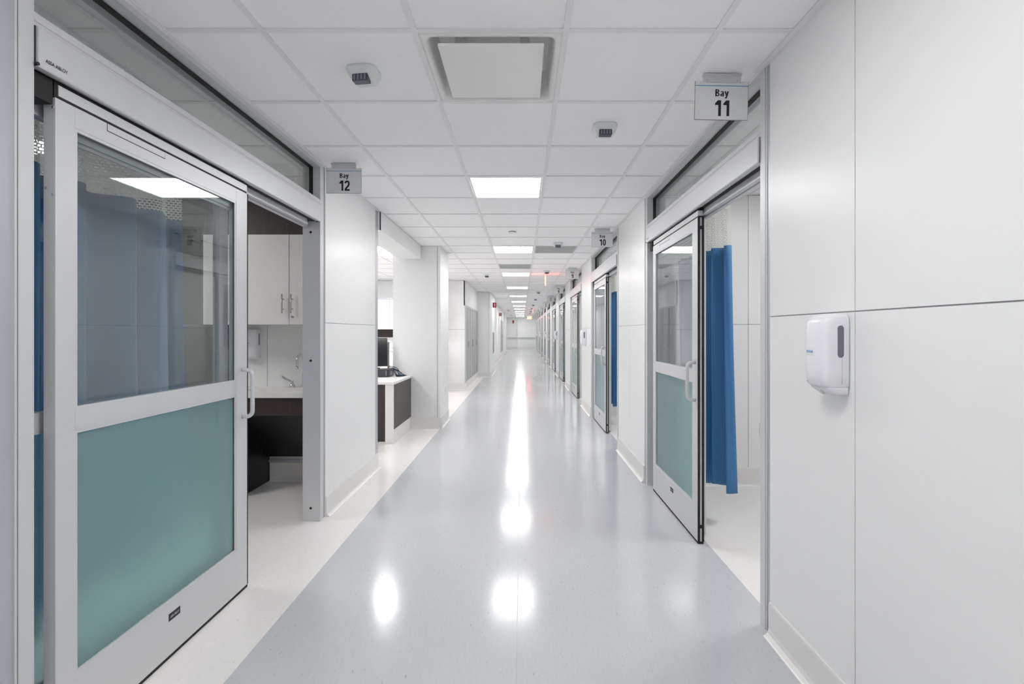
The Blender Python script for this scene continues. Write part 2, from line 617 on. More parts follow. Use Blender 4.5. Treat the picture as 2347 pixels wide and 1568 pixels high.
def glyph(ch, t=0.165):
    # (quads, width) for a bold condensed glyph on a unit-high digit box
    h = t / 2; w = 0.47; c = w / 2; rx = c - h
    S = lambda *p: ribbon(p, t)
    if ch == '0': return ribbon(arc(c, .5, rx, .5 - h, 0, 352, 44), t, True), w
    if ch == '1': return S((.30, 0), (.30, 1)) + [[Vector(p) for p in ((.02, .80), (.22, .80), (.22, 1), (.19, 1))][::-1], [Vector(p) for p in ((.02, .70), (.24, .70), (.24, .81), (.02, .81))]], .40
    if ch == '2': return ribbon(arc(c, .72, rx, .28 - h, 180, -20, 14) + [(w - h - .03, .52), (h + .02, .20), (h, h)], t) + S((0, h), (w, h)), w
    if ch == '3': return ribbon(arc(c, .735, rx, .265 - h, 170, -85, 14), t) + ribbon(arc(c, .285, rx, .285 - h, 85, -170, 14), t) + S((c - .04, .52), (c + .05, .52)), w
    if ch == '4': return S((w - .14, 0), (w - .14, 1)) + S((w - .14, .93), (.07, .28)) + S((0, .27), (w + .03, .27)), w + .03
    if ch == '5': return S((w - .02, 1 - h), (h, 1 - h), (h, .48)) + ribbon(arc(c, .31, rx, .31 - h, 120, -165, 16), t), w
    if ch == '6': return ribbon(arc(c, .29, rx, .29 - h, 0, 352, 30), t, True) + ribbon([(h, .30)] + arc(c, .72, rx, .28 - h, 180, 15, 12), t), w
    if ch == '7': return S((0, 1 - h), (w, 1 - h)) + S((w - h, .95), (.24, .45), (.17, 0)), w
    if ch == '8': return ribbon(arc(c, .745, rx - .01, .255 - h, 0, 350, 26), t, True) + ribbon(arc(c, .28, rx, .28 - h, 0, 350, 28), t, True), w
    if ch == '9': return [[Vector((w, 1)) - p for p in q] for q in glyph('6')[0]], w
    if ch == 'B': return S((h, 0), (h, 1)) + ribbon([(h, 1 - h)] + arc(c - .02, .76, rx, .24 - h, 85, -85, 12) + [(h, .52)], t * .85) + ribbon([(h, .52)] + arc(c, .27, rx + .01, .27 - h, 85, -85, 12) + [(h, h)], t * .85), w + .02
    if ch == 'a': return ribbon(arc(.2, .56, .2 - h, .18 - h, 165, 20, 10) + [(.40 - h, .5), (.40 - h, 0)], t * .9) + ribbon(arc(.17, .19, .17 - h * .9, .19 - h * .9, 60, 330, 16), t * .85) + S((.17, .37), (.35, .41)), .41
    if ch == 'y': return S((.06, .73), (.22, .08)) + S((.38, .73), (.24, .08), (.17, -.19), (.04, -.20)), .44
    return [], .2

def bold_text(name, text, h, mat, parent, matrix, wide=1.0, gap=0.07):
    quads = []; x = 0
    for ch in text:
        q, w = glyph(ch)
        quads += [[(x + p.x * wide, p.y) for p in f] for f in q]
        x += (w + gap) * wide
    x -= gap * wide
    mb = MB()
    z = 0.0
    for f in quads:
        # keep every face looking along +Z
        ar_ = sum(f[i][0] * f[(i + 1) % 4][1] - f[(i + 1) % 4][0] * f[i][1] for i in range(4))
        f = f if ar_ > 0 else f[::-1]
        mb.quad([((px - x / 2) * h, (py - 0.5) * h, 0.0004) for px, py in f], mat)
    o = mb.build(name, parent)
    o.matrix_local = matrix
    return o

def facing(normal, loc):
    """matrix whose local Z is `normal` and local Y is world up"""
    z = Vector(normal).normalized()
    y = Vector((0, 0, 1))
    x = y.cross(z)
    m = Matrix((x, y, z)).transposed().to_4x4()
    m.translation = Vector(loc)
    return m

# ------------------------------------------------------------------ dimensions
CEIL = 2.557
RX, LX = 1.104, -1.44          # corridor wall faces
TILE = 0.6096
GX0, GY0 = 0.177, 1.959        # one ceiling grid crossing
PITCH = 3.42
BAY_W = 2.225
END_Y = 39.6
ZJ = 1.420                     # horizontal wall panel joint
right_out = [4.400 + PITCH * k for k in range(11)]      # far outer edge of each right bay front
NB = 11

# ------------------------------------------------------------------ floor
GL, GR = -1.148, 1.185
Y0 = -4.0
fl = MB()
fl.quad([(GL, Y0, 0), (GR, Y0, 0), (GR, END_Y, 0), (GL, END_Y, 0)], 'grey_floor')
fl.quad([(-6.2, Y0, 0), (GL, Y0, 0), (GL, END_Y, 0), (-6.2, END_Y, 0)], 'cream_floor')
fl.quad([(GR, Y0, 0), (4.8, Y0, 0), (4.8, END_Y, 0), (GR, END_Y, 0)], 'cream_floor')
fl.box(-6.2, 4.8, Y0, END_Y, -0.12, -0.004, 'cream_floor')
fl.quad([(-0.0235, Y0, 0.0004), (-0.0205, Y0, 0.0004), (-0.0205, END_Y, 0.0004), (-0.0235, END_Y, 0.0004)], 'seam')
struct(fl.build('floor'), 'glossy sheet floor, grey running band between cream margins', 'floor')

# ------------------------------------------------------------------ ceiling
cl = MB()
XMIN, XMAX = -6.2, 4.8
i0 = math.floor((XMIN - GX0) / TILE); i1 = math.ceil((XMAX - GX0) / TILE)
j0 = math.floor((Y0 - GY0) / TILE); j1 = math.ceil((END_Y - GY0) / TILE)
ZT = CEIL + 0.006
for i in range(i0, i1):
    for j in range(j0, j1):
        if (i, j) == (-1, 0):
            continue                       # the air diffuser fills this cell
        x, y = GX0 + i * TILE, GY0 + j * TILE
        cl.quad([(x, y, ZT), (x, y + TILE, ZT), (x + TILE, y + TILE, ZT), (x + TILE, y, ZT)], 'tile')
ceiling = struct(cl.build('ceiling'), 'suspended ceiling of white square lay-in tiles', 'ceiling')
gr = MB()
for i in range(i0, i1 + 1):
    x = GX0 + i * TILE
    gr.box(x - 0.012, x + 0.012, Y0, END_Y, CEIL, CEIL + 0.005, 'tee')
for j in range(j0, j1 + 1):
    y = GY0 + j * TILE
    gr.box(XMIN, XMAX, y - 0.012, y + 0.012, CEIL + 0.0006, CEIL + 0.0054, 'tee')
gr.box(RX - 0.022, RX + 0.01, Y0, END_Y, CEIL - 0.003, CEIL + 0.004, 'tee')
gr.box(LX - 0.01, LX + 0.022, Y0, 4.80, CEIL - 0.003, CEIL + 0.004, 'tee')
gr.build('ceiling_grid', parent=ceiling)

# ------------------------------------------------------------------ walls
def panel_face(mb, axis, c, d, a0, a1, joints, z0, z1, zj=(ZJ,), jw=0.004, mat='panel', wj=None):
    """wall sheets on a plane: axis 'x' -> plane X=c facing d, running along Y; axis 'y' -> plane Y=c"""
    t = 0.006
    cuts = [a0] + sorted(joints) + [a1]
    zc = [z0] + sorted(zj) + [z1]
    for i in range(len(cuts) - 1):
        p = cuts[i] + (jw / 2 if i else 0); q = cuts[i + 1] - (jw / 2 if i < len(cuts) - 2 else 0)
        for k in range(len(zc) - 1):
            r = zc[k] + (jw / 2 if k else 0); s = zc[k + 1] - (jw / 2 if k < len(zc) - 2 else 0)
            if axis == 'x':
                mb.box(c, c - d * t, p, q, r, s, mat)
            else:
                mb.box(p, q, c, c - d * t, r, s, mat)
    if axis == 'x':
        mb.box(c - d * 0.003, c - d * 0.05, a0 + 0.001, a1 - 0.001, z0, z1 - 0.001, 'joint')
    else:
        mb.box(a0 + 0.001, a1 - 0.001, c - d * 0.003, c - d * 0.05, z0, z1 - 0.001, 'joint')

# right corridor wall: piers between the bay fronts
rw = MB()
piers = [(Y0, right_out[0] - BAY_W)] + [(right_out[k], right_out[k + 1] - BAY_W) for k in range(NB - 1)] + [(right_out[-1], END_Y)]
for k, (a, b) in enumerate(piers):
    js = [1.62, 0.40, -0.82, -2.04] if k == 0 else ([a + 0.62] if k < 4 else [])
    panel_face(rw, 'x', RX, -1, a, b, js, 0.0, CEIL, jw=0.0045 if k == 0 else 0.0035)
    rw.box(RX + 0.05, RX + 0.125, a + 0.001, b - 0.001, 0, CEIL, 'paint')
struct(rw.build('wall_right'), 'white panelled corridor wall between the numbered bays on the right', 'wall')

# partitions and back wall of the right-hand rooms
pw = MB()
panel_face(pw, 'y', 4.31, -1, RX + 0.126, 4.6, [1.995, 3.215], 0, CEIL, jw=0.005)
pw.box(RX + 0.126, 4.6, 4.36, 4.41, 0, CEIL, 'paint')
for k in list(range(1, NB)) + [-1]:
    y = 4.31 + PITCH * k
    panel_face(pw, 'y', y, -1, RX + 0.126, 4.6, [1.995] if k in (1, 2) else [], 0, CEIL, jw=0.005)
    pw.box(RX + 0.126, 4.6, y + 0.05, y + 0.10, 0, CEIL, 'paint')
struct(pw.build('wall_partition'), 'white panelled cross walls between the right-hand rooms', 'wall')
rb = MB().box(4.6, 4.7, Y0, END_Y, 0, CEIL, 'paint')
struct(rb.build('wall_outer'), 'white outer wall at the back of the right-hand rooms', 'wall')

# left corridor wall
lw = MB()
panel_face(lw, 'x', LX, 1, Y0, 1.24, [0.14, -1.08], 0, CEIL)
lw.box(LX - 0.05, LX - 0.125, Y0, 1.351, 0, CEIL, 'paint')
panel_face(lw, 'x', LX, 1, 3.577, 4.795, [], 0, CEIL)
lw.box(LX - 0.05, LX - 0.125, 3.578, 4.868, 0, CEIL, 'paint')
lw.box(LX - 0.003, LX - 0.05, 4.795, 4.868, 0, CEIL, 'paint')
lw.box(LX - 0.05, LX - 0.003, 1.24, 1.351, 0, CEIL, 'paint')
struct(lw.build('wall_left'), 'white panelled corridor wall either side of bay twelve', 'wall')
tr = MB().box(LX - 0.003, LX + 0.001, 4.795, 4.872, 0.0, CEIL - 0.002, 'alu2')
tr.box(LX - 0.126, LX + 0.001, 4.869, 4.873, 0.0, CEIL - 0.002, 'alu2')
tr.box(-1.420, -1.411, 4.874, 4.884, 2.372, CEIL - 0.004, 'black')
struct(tr.build('trim_1'), 'grey metal corner guard where the left wall ends at the staff station', 'corner guard')

tr4 = MB().box(LX - 0.0029, LX - 0.0005, 1.241, 1.350, 0.0, CEIL - 0.002, 'alu2')
struct(tr4.build('trim_4'), 'grey metal casing beside the nearest left door frame, at the left picture edge', 'casing')
# room behind the left bay
rl = MB()
panel_face(rl, 'y', 4.45, -1, -5.0, LX - 0.126, [-2.32], 0, CEIL, jw=0.005)
rl.box(-5.0, LX - 0.126, 4.50, 4.56, 0, CEIL, 'paint')
rl.box(-5.08, -5.0, -0.6, 4.56, 0, CEIL, 'paint')
rl.box(-5.0, LX - 0.126, -0.68, -0.6, 0, CEIL, 'paint')
struct(rl.build('wall_room'), 'white panelled walls of the room behind the left glass front', 'wall')

# soffit over the staff station opening
so = MB().box(-1.70, -1.412, 4.874, 6.80, 2.372, CEIL - 0.001, 'paint')
struct(so.build('wall_soffit'), 'white soffit beam over the opening to the staff station', 'wall')

# column beside the staff station
c1 = MB()
panel_face(c1, 'y', 6.85, -1, -1.81, -1.15, [-1.185], 0, CEIL, zj=(), jw=0.005)
c1.box(-1.81, -1.151, 6.90, 7.60, 0, CEIL, 'paint')
panel_face(c1, 'x', -1.145, 1, 6.852, 7.60, [], 0, CEIL, zj=(), jw=0.004)
struct(c1.build('wall_column'), 'white column between the staff station and the side passage', 'wall')

# far walls of the station, cupboards wall and the jogs down the left side
sw = MB()
panel_face(sw, 'y', 11.40, -1, -6.2, -1.335, [-2.6], 0, CEIL, jw=0.008)
sw.box(-6.2, -1.36, 11.45, 11.6, 0, CEIL, 'paint')
sw.box(-6.2, -6.1, Y0, 11.4, 0, CEIL, 'paint')
sw.box(-1.36, -1.32, 11.4, 14.60, 1.985, CEIL, 'paint')
sw.box(-1.36, -1.32, 11.4, 14.60, 0, 0.18, 'paint')
sw.box(-1.45, -1.36, 11.6, 14.60, 0, CEIL, 'paint')
struct(sw.build('wall_back'), 'white walls behind the staff station and around the grey cupboards', 'wall')
tr2 = MB().box(-1.3345, -1.312, 11.388, 11.41, 0.16, CEIL - 0.002, 'alu2')
struct(tr2.build('trim_2'), 'grey metal corner guard beside the first grey cupboards', 'corner guard')
w2 = MB()
w2.box(-1.45, -0.957, 14.60, 17.2, 0, CEIL, 'paint')
w2.box(-1.45, -1.13, 17.2, 29.8, 0, CEIL, 'paint')
w2.box(-1.45, -1.02, 29.8, 31.0, 0, CEIL, 'paint')
w2.box(-1.45, -1.24, 31.0, END_Y, 0, CEIL, 'paint')
struct(w2.build('wall_recess'), 'white stepped wall far down the left side of the corridor', 'wall')
tr3 = MB().box(-1.003, -0.995, 14.594, 14.60, 0.16, CEIL - 0.002, 'alu2')
tr3.box(-0.957, -0.953, 14.598, 14.66, 0.16, CEIL - 0.002, 'tee')
struct(tr3.build('trim_3'), 'thin grey joint strip on the far left column', 'corner guard')
ew = MB()
ew.box(-6.2, -0.37, END_Y - 0.25, END_Y + 0.1, 0, CEIL, 'paint')
ew.box(-0.37, 4.8, END_Y - 0.55, END_Y + 0.1, 0, CEIL, 'paint')
struct(ew.build('wall_end'), 'plain white wall closing the far end of the corridor', 'wall')
bw = MB().box(-6.2, 4.8, Y0 - 0.1, Y0, 0, CEIL, 'paint')
struct(bw.build('wall_near'), 'plain white wall behind the viewer', 'wall')

# cove bases
def cove(mb, axis, c, d, a0, a1, top=0.15):
    p = [(0, top), (0.006, top), (0.008, top - 0.01), (0.008, 0.035), (0.013, 0.016), (0.026, 0.004), (0.030, 0.0005), (0, 0.0005)]
    if axis == 'x':
        mb.prism([(c + d * u, z) for u, z in p], a0, a1, 'y', 'base')
        mb.prism([(c + d * 0.026, 0.0055), (c + d * 0.032, 0.0015), (c + d * 0.032, 0.0005), (c + d * 0.024, 0.0005)], a0, a1, 'y', 'weld')
    else:
        mb.prism([(c + d * u, z) for u, z in p], a0, a1, 'x', 'base')
        mb.prism([(c + d * 0.026, 0.0055), (c + d * 0.032, 0.0015), (c + d * 0.032, 0.0005), (c + d * 0.024, 0.0005)], a0, a1, 'x', 'weld')
b1 = MB()
for k, (a, b) in enumerate(piers):
    cove(b1, 'x', RX, -1, a + 0.002, b - 0.002)
struct(b1.build('baseboard_right'), 'beige coved base along the right corridor wall', 'baseboard')
b2 = MB()
cove(b2, 'x', LX, 1, Y0, 1.24)
cove(b2, 'x', LX, 1, 3.579, 4.873)
struct(b2.build('baseboard_left'), 'beige coved base along the left corridor wall', 'baseboard')
b3 = MB()
cove(b3, 'y', 6.85, -1, -1.81, -1.115, 0.16)
cove(b3, 'x', -1.145, 1, 6.82, 7.6, 0.16)
struct(b3.build('baseboard_column'), 'beige coved base around the column by the staff station', 'baseboard')
b4 = MB()
cove(b4, 'y', 11.40, -1, -6.1, -1.29, 0.18)
cove(b4, 'x', -1.32, 1, 11.37, 14.6, 0.178)
cove(b4, 'y', 14.60, -1, -1.32, -0.927, 0.16)
cove(b4, 'x', -0.957, 1, 14.57, 17.2, 0.16)
cove(b4, 'x', -1.13, 1, 17.2, 29.8, 0.16)
cove(b4, 'x', -1.02, 1, 29.77, 31.0, 0.16)
struct(b4.build('baseboard_back'), 'beige coved base down the far left side', 'baseboard')
b5 = MB()
for k in range(NB):
    cove(b5, 'y', 4.31 + PITCH * k, -1, RX + 0.126, 4.6, 0.159)
struct(b5.build('baseboard_partition'), 'beige coved base in the right-hand rooms', 'baseboard')
b6 = MB()
cove(b6, 'y', 4.45, -1, -2.29, LX - 0.126, 0.166)
cove(b6, 'y', END_Y - 0.25, -1, -1.24, -0.37, 0.17)
cove(b6, 'y', END_Y - 0.55, -1, -0.37, 1.10, 0.17)
struct(b6.build('baseboard_end'), 'beige coved base under the sink wall and at the corridor end', 'baseboard')

# ------------------------------------------------------------------ bay fronts
# local frame: +X out into the corridor, +Y from the door end of the front towards the open end
JW = 0.09
OP0, OP1 = JW, BAY_W - JW
ZG0, ZG1 = 2.298, 2.527       # transom glass opening
ZC0, ZC1 = 2.138, 2.256       # operator cover

def make_front(loc, rotz, label, idx):
    t = thing('door_%d' % idx, loc, rotz, label=label, cat='door front', kind='structure')
    for k, (a, b) in enumerate(((0, JW), (OP1, BAY_W))):
        p = MB()
        if k == 0:
            p.box(-0.125, 0.0, 0.045, JW, 0, CEIL - 0.001, 'alu').box(-0.12, -0.006, 0.002, 0.045, 0, CEIL - 0.001, 'alu2').box(-0.12, -0.0015, 0.036, 0.0425, 0, CEIL - 0.001, 'alu')
        else:
            p.box(-0.125, 0.0, OP1, OP1 + 0.045, 0, CEIL - 0.001, 'alu').box(-0.12, -0.006, OP1 + 0.045, BAY_W - 0.002, 0, CEIL - 0.001, 'alu2').box(-0.12, -0.0015, OP1 + 0.048, OP1 + 0.056, 0, CEIL - 0.001, 'alu')
        post = p.build('door_post', t)
        if k == 1:
            for z in (2.065, 1.148, 0.0955):
                MB().cyl((-0.068, OP1 - 0.0012, z), (-0.068, OP1 + 0.001, z), 0.009, 'black', seg=14).build('screw_hole', post)
    hd = MB()
    hd.box(-0.05, 0.0, OP0, OP1, ZG1 + 0.004, CEIL - 0.001, 'alu')
    hd.box(-0.125, -0.05, OP0, OP1, ZG1 + 0.004, CEIL - 0.001, 'alu2')
    hd.box(-0.125, -0.001, OP0, OP1, 2.258, ZG0, 'alu')
    hd.box(-0.120, 0.001, OP0, OP1, 2.272, 2.286, 'alu')
    hd.build('header_frame', t)
    tg = MB()
    tg.box(-0.084, -0.078, OP0 + 0.002, OP1 - 0.002, ZG0 - 0.004, ZG1 + 0.004, 'transom')
    tp = tg.build('transom_glass', t)
    gk = MB()
    gk.box(-0.077, -0.052, OP0, OP1, ZG1 - 0.004, ZG1 + 0.0035, 'black')
    gk.box(-0.077, -0.052, OP0, OP0 + 0.007, ZG0, ZG1 - 0.004, 'black')
    gk.box(-0.077, -0.052, OP1 - 0.007, OP1, ZG0, ZG1 - 0.004, 'black')
    gk.build('glazing_gasket', tp)
    cv = MB()
    g = 0.004
    cv.prism([(-0.03, ZC1), (0.008, ZC1), (0.010, ZC1 - 0.003), (0.010, ZC0 + 0.003), (0.007, ZC0), (-0.006, ZC0), (-0.006, ZC0 + 0.006), (-0.03, ZC0 + 0.006)], OP0 + g, OP1 - g, 'y', 'alu')
    cover = cv.build('operator_cover', t)
    dk = MB()
    dk.box(-0.120, -0.031, OP0, OP1, 2.143, 2.257, 'black')
    dk.box(-0.030, 0.0015, OP0, OP0 + 0.0035, ZC0, ZC1, 'black')
    dk.box(-0.030, 0.0015, OP1 - 0.0035, OP1, ZC0, ZC1, 'black')
    dk.box(-0.030, 0.001, OP0, OP1, ZC1, 2.258, 'black')
    dk.cyl((0.004, OP0 + 0.001, ZC0 + 0.006), (0.012, OP0 + 0.001, ZC0 + 0.006), 0.005, 'black')
    dk.build('cover_gap', t)
    letters('lettering', 'ASSA ABLOY', 0.072, 0.0115, 'ink', cover, facing((1, 0, 0), (0.0102, 0.150, 2.166)), bold=0.025)
    rl_ = MB()
    rl_.box(-0.085, -0.060, 1.26, 2.06, 2.105, 2.143, 'alu')
    rl_.box(-0.118, -0.090, OP0, OP1, 2.100, 2.143, 'alu')
    rl_.box(-0.060, -0.055, 1.26, 2.06, 2.105, 2.110, 'alu')
    rl_.build('track_rail', t)
    MB().box(-0.085, -0.022, 0.112, 0.170, 2.06, 2.136, 'black').box(-0.118, -0.03, OP0, 0.112, 2.105, 2.136, 'dark_grey').build('end_stop', t)
    # fixed side panel behind the sliding leaf
    fx = MB()
    x0, x1, u0, u1 = -0.112, -0.078, OP0, 1.17
    fx.box(x0, x1, u0, u0 + 0.05, 0.01, 2.10, 'alu').box(x0, x1, u1 - 0.07, u1, 0.01, 2.10, 'alu')
    fx.box(x0, x1, u0 + 0.05, u1 - 0.07, 0.01, 0.225, 'alu').box(x0, x1, u0 + 0.05, u1 - 0.07, 1.03, 1.098, 'alu').box(x0, x1, u0 + 0.05, u1 - 0.07, 2.03, 2.10, 'alu')
    f = fx.build('fixed_panel', t)
    MB().box(-0.099, -0.093, u0 + 0.048, u1 - 0.068, 1.096, 2.032, 'glass').build('clear_pane', f)
    MB().box(-0.099, -0.093, u0 + 0.048, u1 - 0.068, 0.223, 1.032, 'frost').build('frosted_pane', f)
    return t

LEAF_W = 1.065
def make_leaf():
    t = thing('sliding_door', (0, 0, 0))
    xf, xb = -0.018, -0.056
    Wd, H0, H1 = LEAF_W, 0.014, 2.085
    MB().box(xb, xf, 0, 0.0675, H0, H1, 'alu').build('stile', t, bevel=0.0012)
    MB().box(xb, xf, Wd - 0.098, Wd, H0, H1, 'alu').build('stile', t, bevel=0.0012)
    a, b = 0.0675, Wd - 0.098
    topr = MB().box(xb, xf - 0.0003, a, b, 2.018, H1, 'alu').build('top_rail', t)
    MB().box(xb, xf - 0.0003, a, b, 1.030, 1.098, 'alu').build('middle_rail', t)
    br = MB().box(xb, xf - 0.0003, a, b, H0, 0.232, 'alu').build('bottom_rail', t)
    # glazing beads (part of rails' look)
    bd = MB()
    for z0, z1 in ((1.098, 2.018), (0.232, 1.030)):
        bd.box(xf - 0.009, xf - 0.002, a, a + 0.010, z0, z1, 'alu')
        bd.box(xf - 0.009, xf - 0.002, b - 0.010, b, z0, z1, 'alu')
        bd.box(xf - 0.009, xf - 0.002, a + 0.010, b - 0.010, z1 - 0.010, z1, 'alu')
        bd.box(xf - 0.009, xf - 0.002, a + 0.010, b - 0.010, z0, z0 + 0.010, 'alu')
        bd.box(xf - 0.0085, xf - 0.0065, b - 0.0125, b - 0.010, z0 + 0.01, z1 - 0.01, 'black')
    bd.build('glazing_bead', t)
    up = MB()
    up.box(-0.034, -0.028, a, b, 1.098, 2.018, 'glass')
    up.build('clear_pane', t)
    lp = MB()
    lp.box(-0.034, -0.028, a, b, 0.232, 1.030, 'frost')
    lp.build('frosted_pane', t)
    dk = MB()
    dk.box(-0.044, -0.038, a, b, 1.984, 2.018, 'alu_dark').box(-0.050, -0.044, a, b, 1.970, 2.018, 'alu_dark')
    dk.build('inner_bead', t)
    # strip over the leaf and the black seams round it
    hs = MB()
    hs.box(-0.050, xf - 0.001, 0.012, Wd, 2.0945, 2.1285, 'alu')
    hs.build('hanger_cover', t)
    sm = MB()
    sm.box(-0.052, xf - 0.004, 0.0, Wd + 0.002, H1, 2.0945, 'black')
    sm.box(-0.052, xf - 0.004, 0.0, Wd + 0.002, 2.1285, 2.1375, 'black')
    sm.box(-0.052, xf - 0.004, 0.0, 0.012, H1, 2.1375, 'black')
    sm.build('top_seal', t)
    # breakaway latch outline in the top rail
    bo = MB()
    x2 = xf + 0.0003
    bo.box(x2 - 0.001, x2, 0.19, 0.192, 2.060, H1, 'black').box(x2 - 0.001, x2, 0.19, 0.47, 2.058, 2.0605, 'black').box(x2 - 0.001, x2, 0.469, 0.470, 2.060, H1, 'joint')
    bo.build('latch_cover', topr)
    br2 = MB()
    br2.box(xb - 0.001, xb + 0.0115, Wd, Wd + 0.006, H0 + 0.002, H1, 'brush')
    br2.box(xf - 0.0125, xf + 0.001, Wd, Wd + 0.006, H0 + 0.002, H1, 'brush')
    br2.build('edge_brush', t)
    MB().box(-0.054, -0.0185, 0.003, Wd + 0.004, 0.001, H0 - 0.0005, 'brush').build('bottom_sweep', t)
    MB().cyl((-0.037, Wd - 0.001, 2.02), (-0.037, Wd + 0.004, 2.02), 0.011, 'black').build('edge_bolt', t)
    MB().cyl((-0.037, Wd - 0.001, 0.11), (-0.037, Wd + 0.004, 0.11), 0.011, 'black').build('edge_bolt', t)
    # handle
    yh, d, r = Wd - 0.045, 0.053, 0.0105
    pts = [(xf - 0.002, yh, 1.155)]
    cr = 0.03
    for q in range(7):
        an = PI / 2 * q / 6
        pts.append((xf + d - cr + cr * math.sin(an), yh, 1.155 - cr + cr * math.cos(an)))
    for q in range(7):
        an = PI / 2 * q / 6
        pts.append((xf + d - cr + cr * math.cos(an), yh, 0.912 + cr - cr * math.sin(an)))
    pts.append((xf - 0.002, yh, 0.912))
    MB().tube(pts, r, 'alu', 12).build('pull_handle', t)
    # rivet-like screws at the outer edge, name plate
    for y_, z_ in ((-0.0015, 2.075), (-0.0015, 2.054), (-0.0015, 1.802), (-0.0015, 1.783)):
        xx = -0.047 if z_ in (2.075, 1.802) else -0.026
        s = MB().lathe((0, 0, 0), [(0.0045, 0), (0.0040, 0.0012), (0.0022, 0.0022)], 'steel', 12).build('screw', t)
        s.rotation_euler = (PI / 2, 0, 0)
        s.location = (xx, 0.0, z_)
    npl = MB().box(xf - 0.001, xf + 0.0012, 0.490, 0.556, 0.155, 0.185, 'ink').build('name_plate', br)
    letters('lettering', 'ASSA ABLOY', 0.052, 0.009, 'white', npl, facing((1, 0, 0), (xf + 0.0013, 0.523, 0.170)))
    return t

BAYN = [11 - k for k in range(NB)]
make_front((LX, 1.352, 0), 0, 'grey metal frame with transom glass around the left opening before the Bay 12 sign', 12)
leafL = make_leaf()
leafL.location = (LX, 1.352 + 0.175, 0)
tag(leafL, 'large glass sliding door with frosted lower pane, nearest on the left, before Bay 12', 'sliding door', 'glass sliding bay doors')
front0 = make_front((RX, right_out[0], 0), PI, 'grey metal frame with transom glass around the opening marked Bay 11', 11)
leaf_words = {11: 'nearest on the right at Bay 11, blue curtain hanging beside it',
              10: 'under the Bay 10 sign, strip of blue curtain beside it',
              9: 'under the Bay 9 sign, just past a white dispenser'}
for k in range(NB):
    n = BAYN[k]
    if k:
        f = copy_tree(front0)
        f.name = 'door_%d' % n
        f.location = (RX, right_out[k], 0)
        f['label'] = 'grey metal frame with transom glass around the opening marked Bay %d' % n
    l = copy_tree(leafL)
    l.location = (RX, right_out[k] - 0.175 - 0.04, 0)
    l.rotation_euler = (0, 0, PI)
    if n in leaf_words:
        l['label'] = 'grey framed glass sliding door ' + leaf_words[n]
    else:
        l['label'] = 'glass sliding door of Bay %d on the right, %s from the corridor end' % (n, ['', 'first', 'second', 'third', 'fourth', 'fifth', 'sixth', 'seventh', 'eighth'][n])

# ------------------------------------------------------------------ bay signs
def make_sign(num):
    t = thing('bay_sign', (0, 0, 0))
    w, h = 0.247, 0.180
    z1 = -0.028
    p = MB().box(-w / 2, w / 2, -0.002, 0.002, z1 - h, z1, 'sign')
    p.box(-w / 2 - 0.001, -w / 2, -0.003, 0.003, z1 - h, z1, 'sign_edge').box(w / 2, w / 2 + 0.001, -0.003, 0.003, z1 - h, z1, 'sign_edge').box(-w / 2, w / 2, -0.003, 0.003, z1 - h - 0.001, z1 - h, 'sign_edge')
    pan = p.build('sign_panel', t)
    MB().box(-w / 2, w / 2, -0.0026, -0.0018, z1 - 0.0225, z1 - 0.0195, 'bluelin').build('blue_stripe', pan)
    bold_text('lettering', 'Bay', 0.0335, 'ink', pan, facing((0, -1, 0), (0.002, -0.0022, z1 - 0.054)), wide=1.28, gap=0.06)
    bold_text('lettering', str(num), 0.074, 'ink', pan, facing((0, -1, 0), (0.004, -0.0022, z1 - 0.126)), wide=1.05, gap=0.10)
    b = MB()
    b.prism([(-0.018, 0), (0.012, 0), (0.012, -0.003), (-0.003, -0.003), (-0.003, -0.034), (-0.0065, -0.034), (-0.0065, -0.006), (-0.018, -0.003)], -0.088, 0.088, 'x', 'alu')
    b.cyl((-0.07, -0.0075, -0.026), (-0.07, -0.006, -0.026), 0.004, 'steel', seg=10).cyl((0.07, -0.0075, -0.026), (0.07, -0.006, -0.026), 0.004, 'steel', seg=10)
    b.build('hanging_bracket', t)
    return t
s = make_sign(12)
s.location = (-1.277, 3.505, CEIL - 0.001)
s.rotation_euler = (0, 0, 0.01)
tag(s, 'silver hanging sign reading Bay 12 over the left wall', 'sign', 'hanging bay number signs')
for k in range(NB):
    s = make_sign(BAYN[k])
    s.location = (0.938, right_out[k] - BAY_W + 0.12, CEIL - 0.001)
    s.rotation_euler = (0, 0.022 if k == 0 else random.uniform(-0.006, 0.006), random.uniform(-0.02, 0.02))
    tag(s, 'silver hanging sign reading Bay %d beneath the ceiling' % BAYN[k], 'sign', 'hanging bay number signs')

# ------------------------------------------------------------------ ceiling fittings
def cell(i, j):
    return GX0 + (i + 0.5) * TILE, GY0 + (j + 0.5) * TILE
def make_light(mat, w=0.575, l=0.575):
    t = thing('ceiling_light', (0, 0, 0))
    fr = MB()
    e = 0.012
    fr.box(-w / 2, w / 2, -l / 2, -l / 2 + e, -0.002, 0.004, 'tee').box(-w / 2, w / 2, l / 2 - e, l / 2, -0.002, 0.004, 'tee')
    fr.box(-w / 2, -w / 2 + e, -l / 2 + e, l / 2 - e, -0.002, 0.004, 'tee').box(w / 2 - e, w / 2, -l / 2 + e, l / 2 - e, -0.002, 0.004, 'tee')
    fr.build('light_frame', t)
    MB().box(-w / 2 + e, w / 2 - e, -l / 2 + e, l / 2 - e, 0.0, 0.004, mat).build('light_diffuser', t)
    return t
L0 = make_light('lit')
ordn = ['nearest', 'second', 'third', 'fourth', 'fifth', 'sixth', 'seventh', 'eighth', 'ninth', 'tenth', 'eleventh', 'twelfth and farthest']
first = True
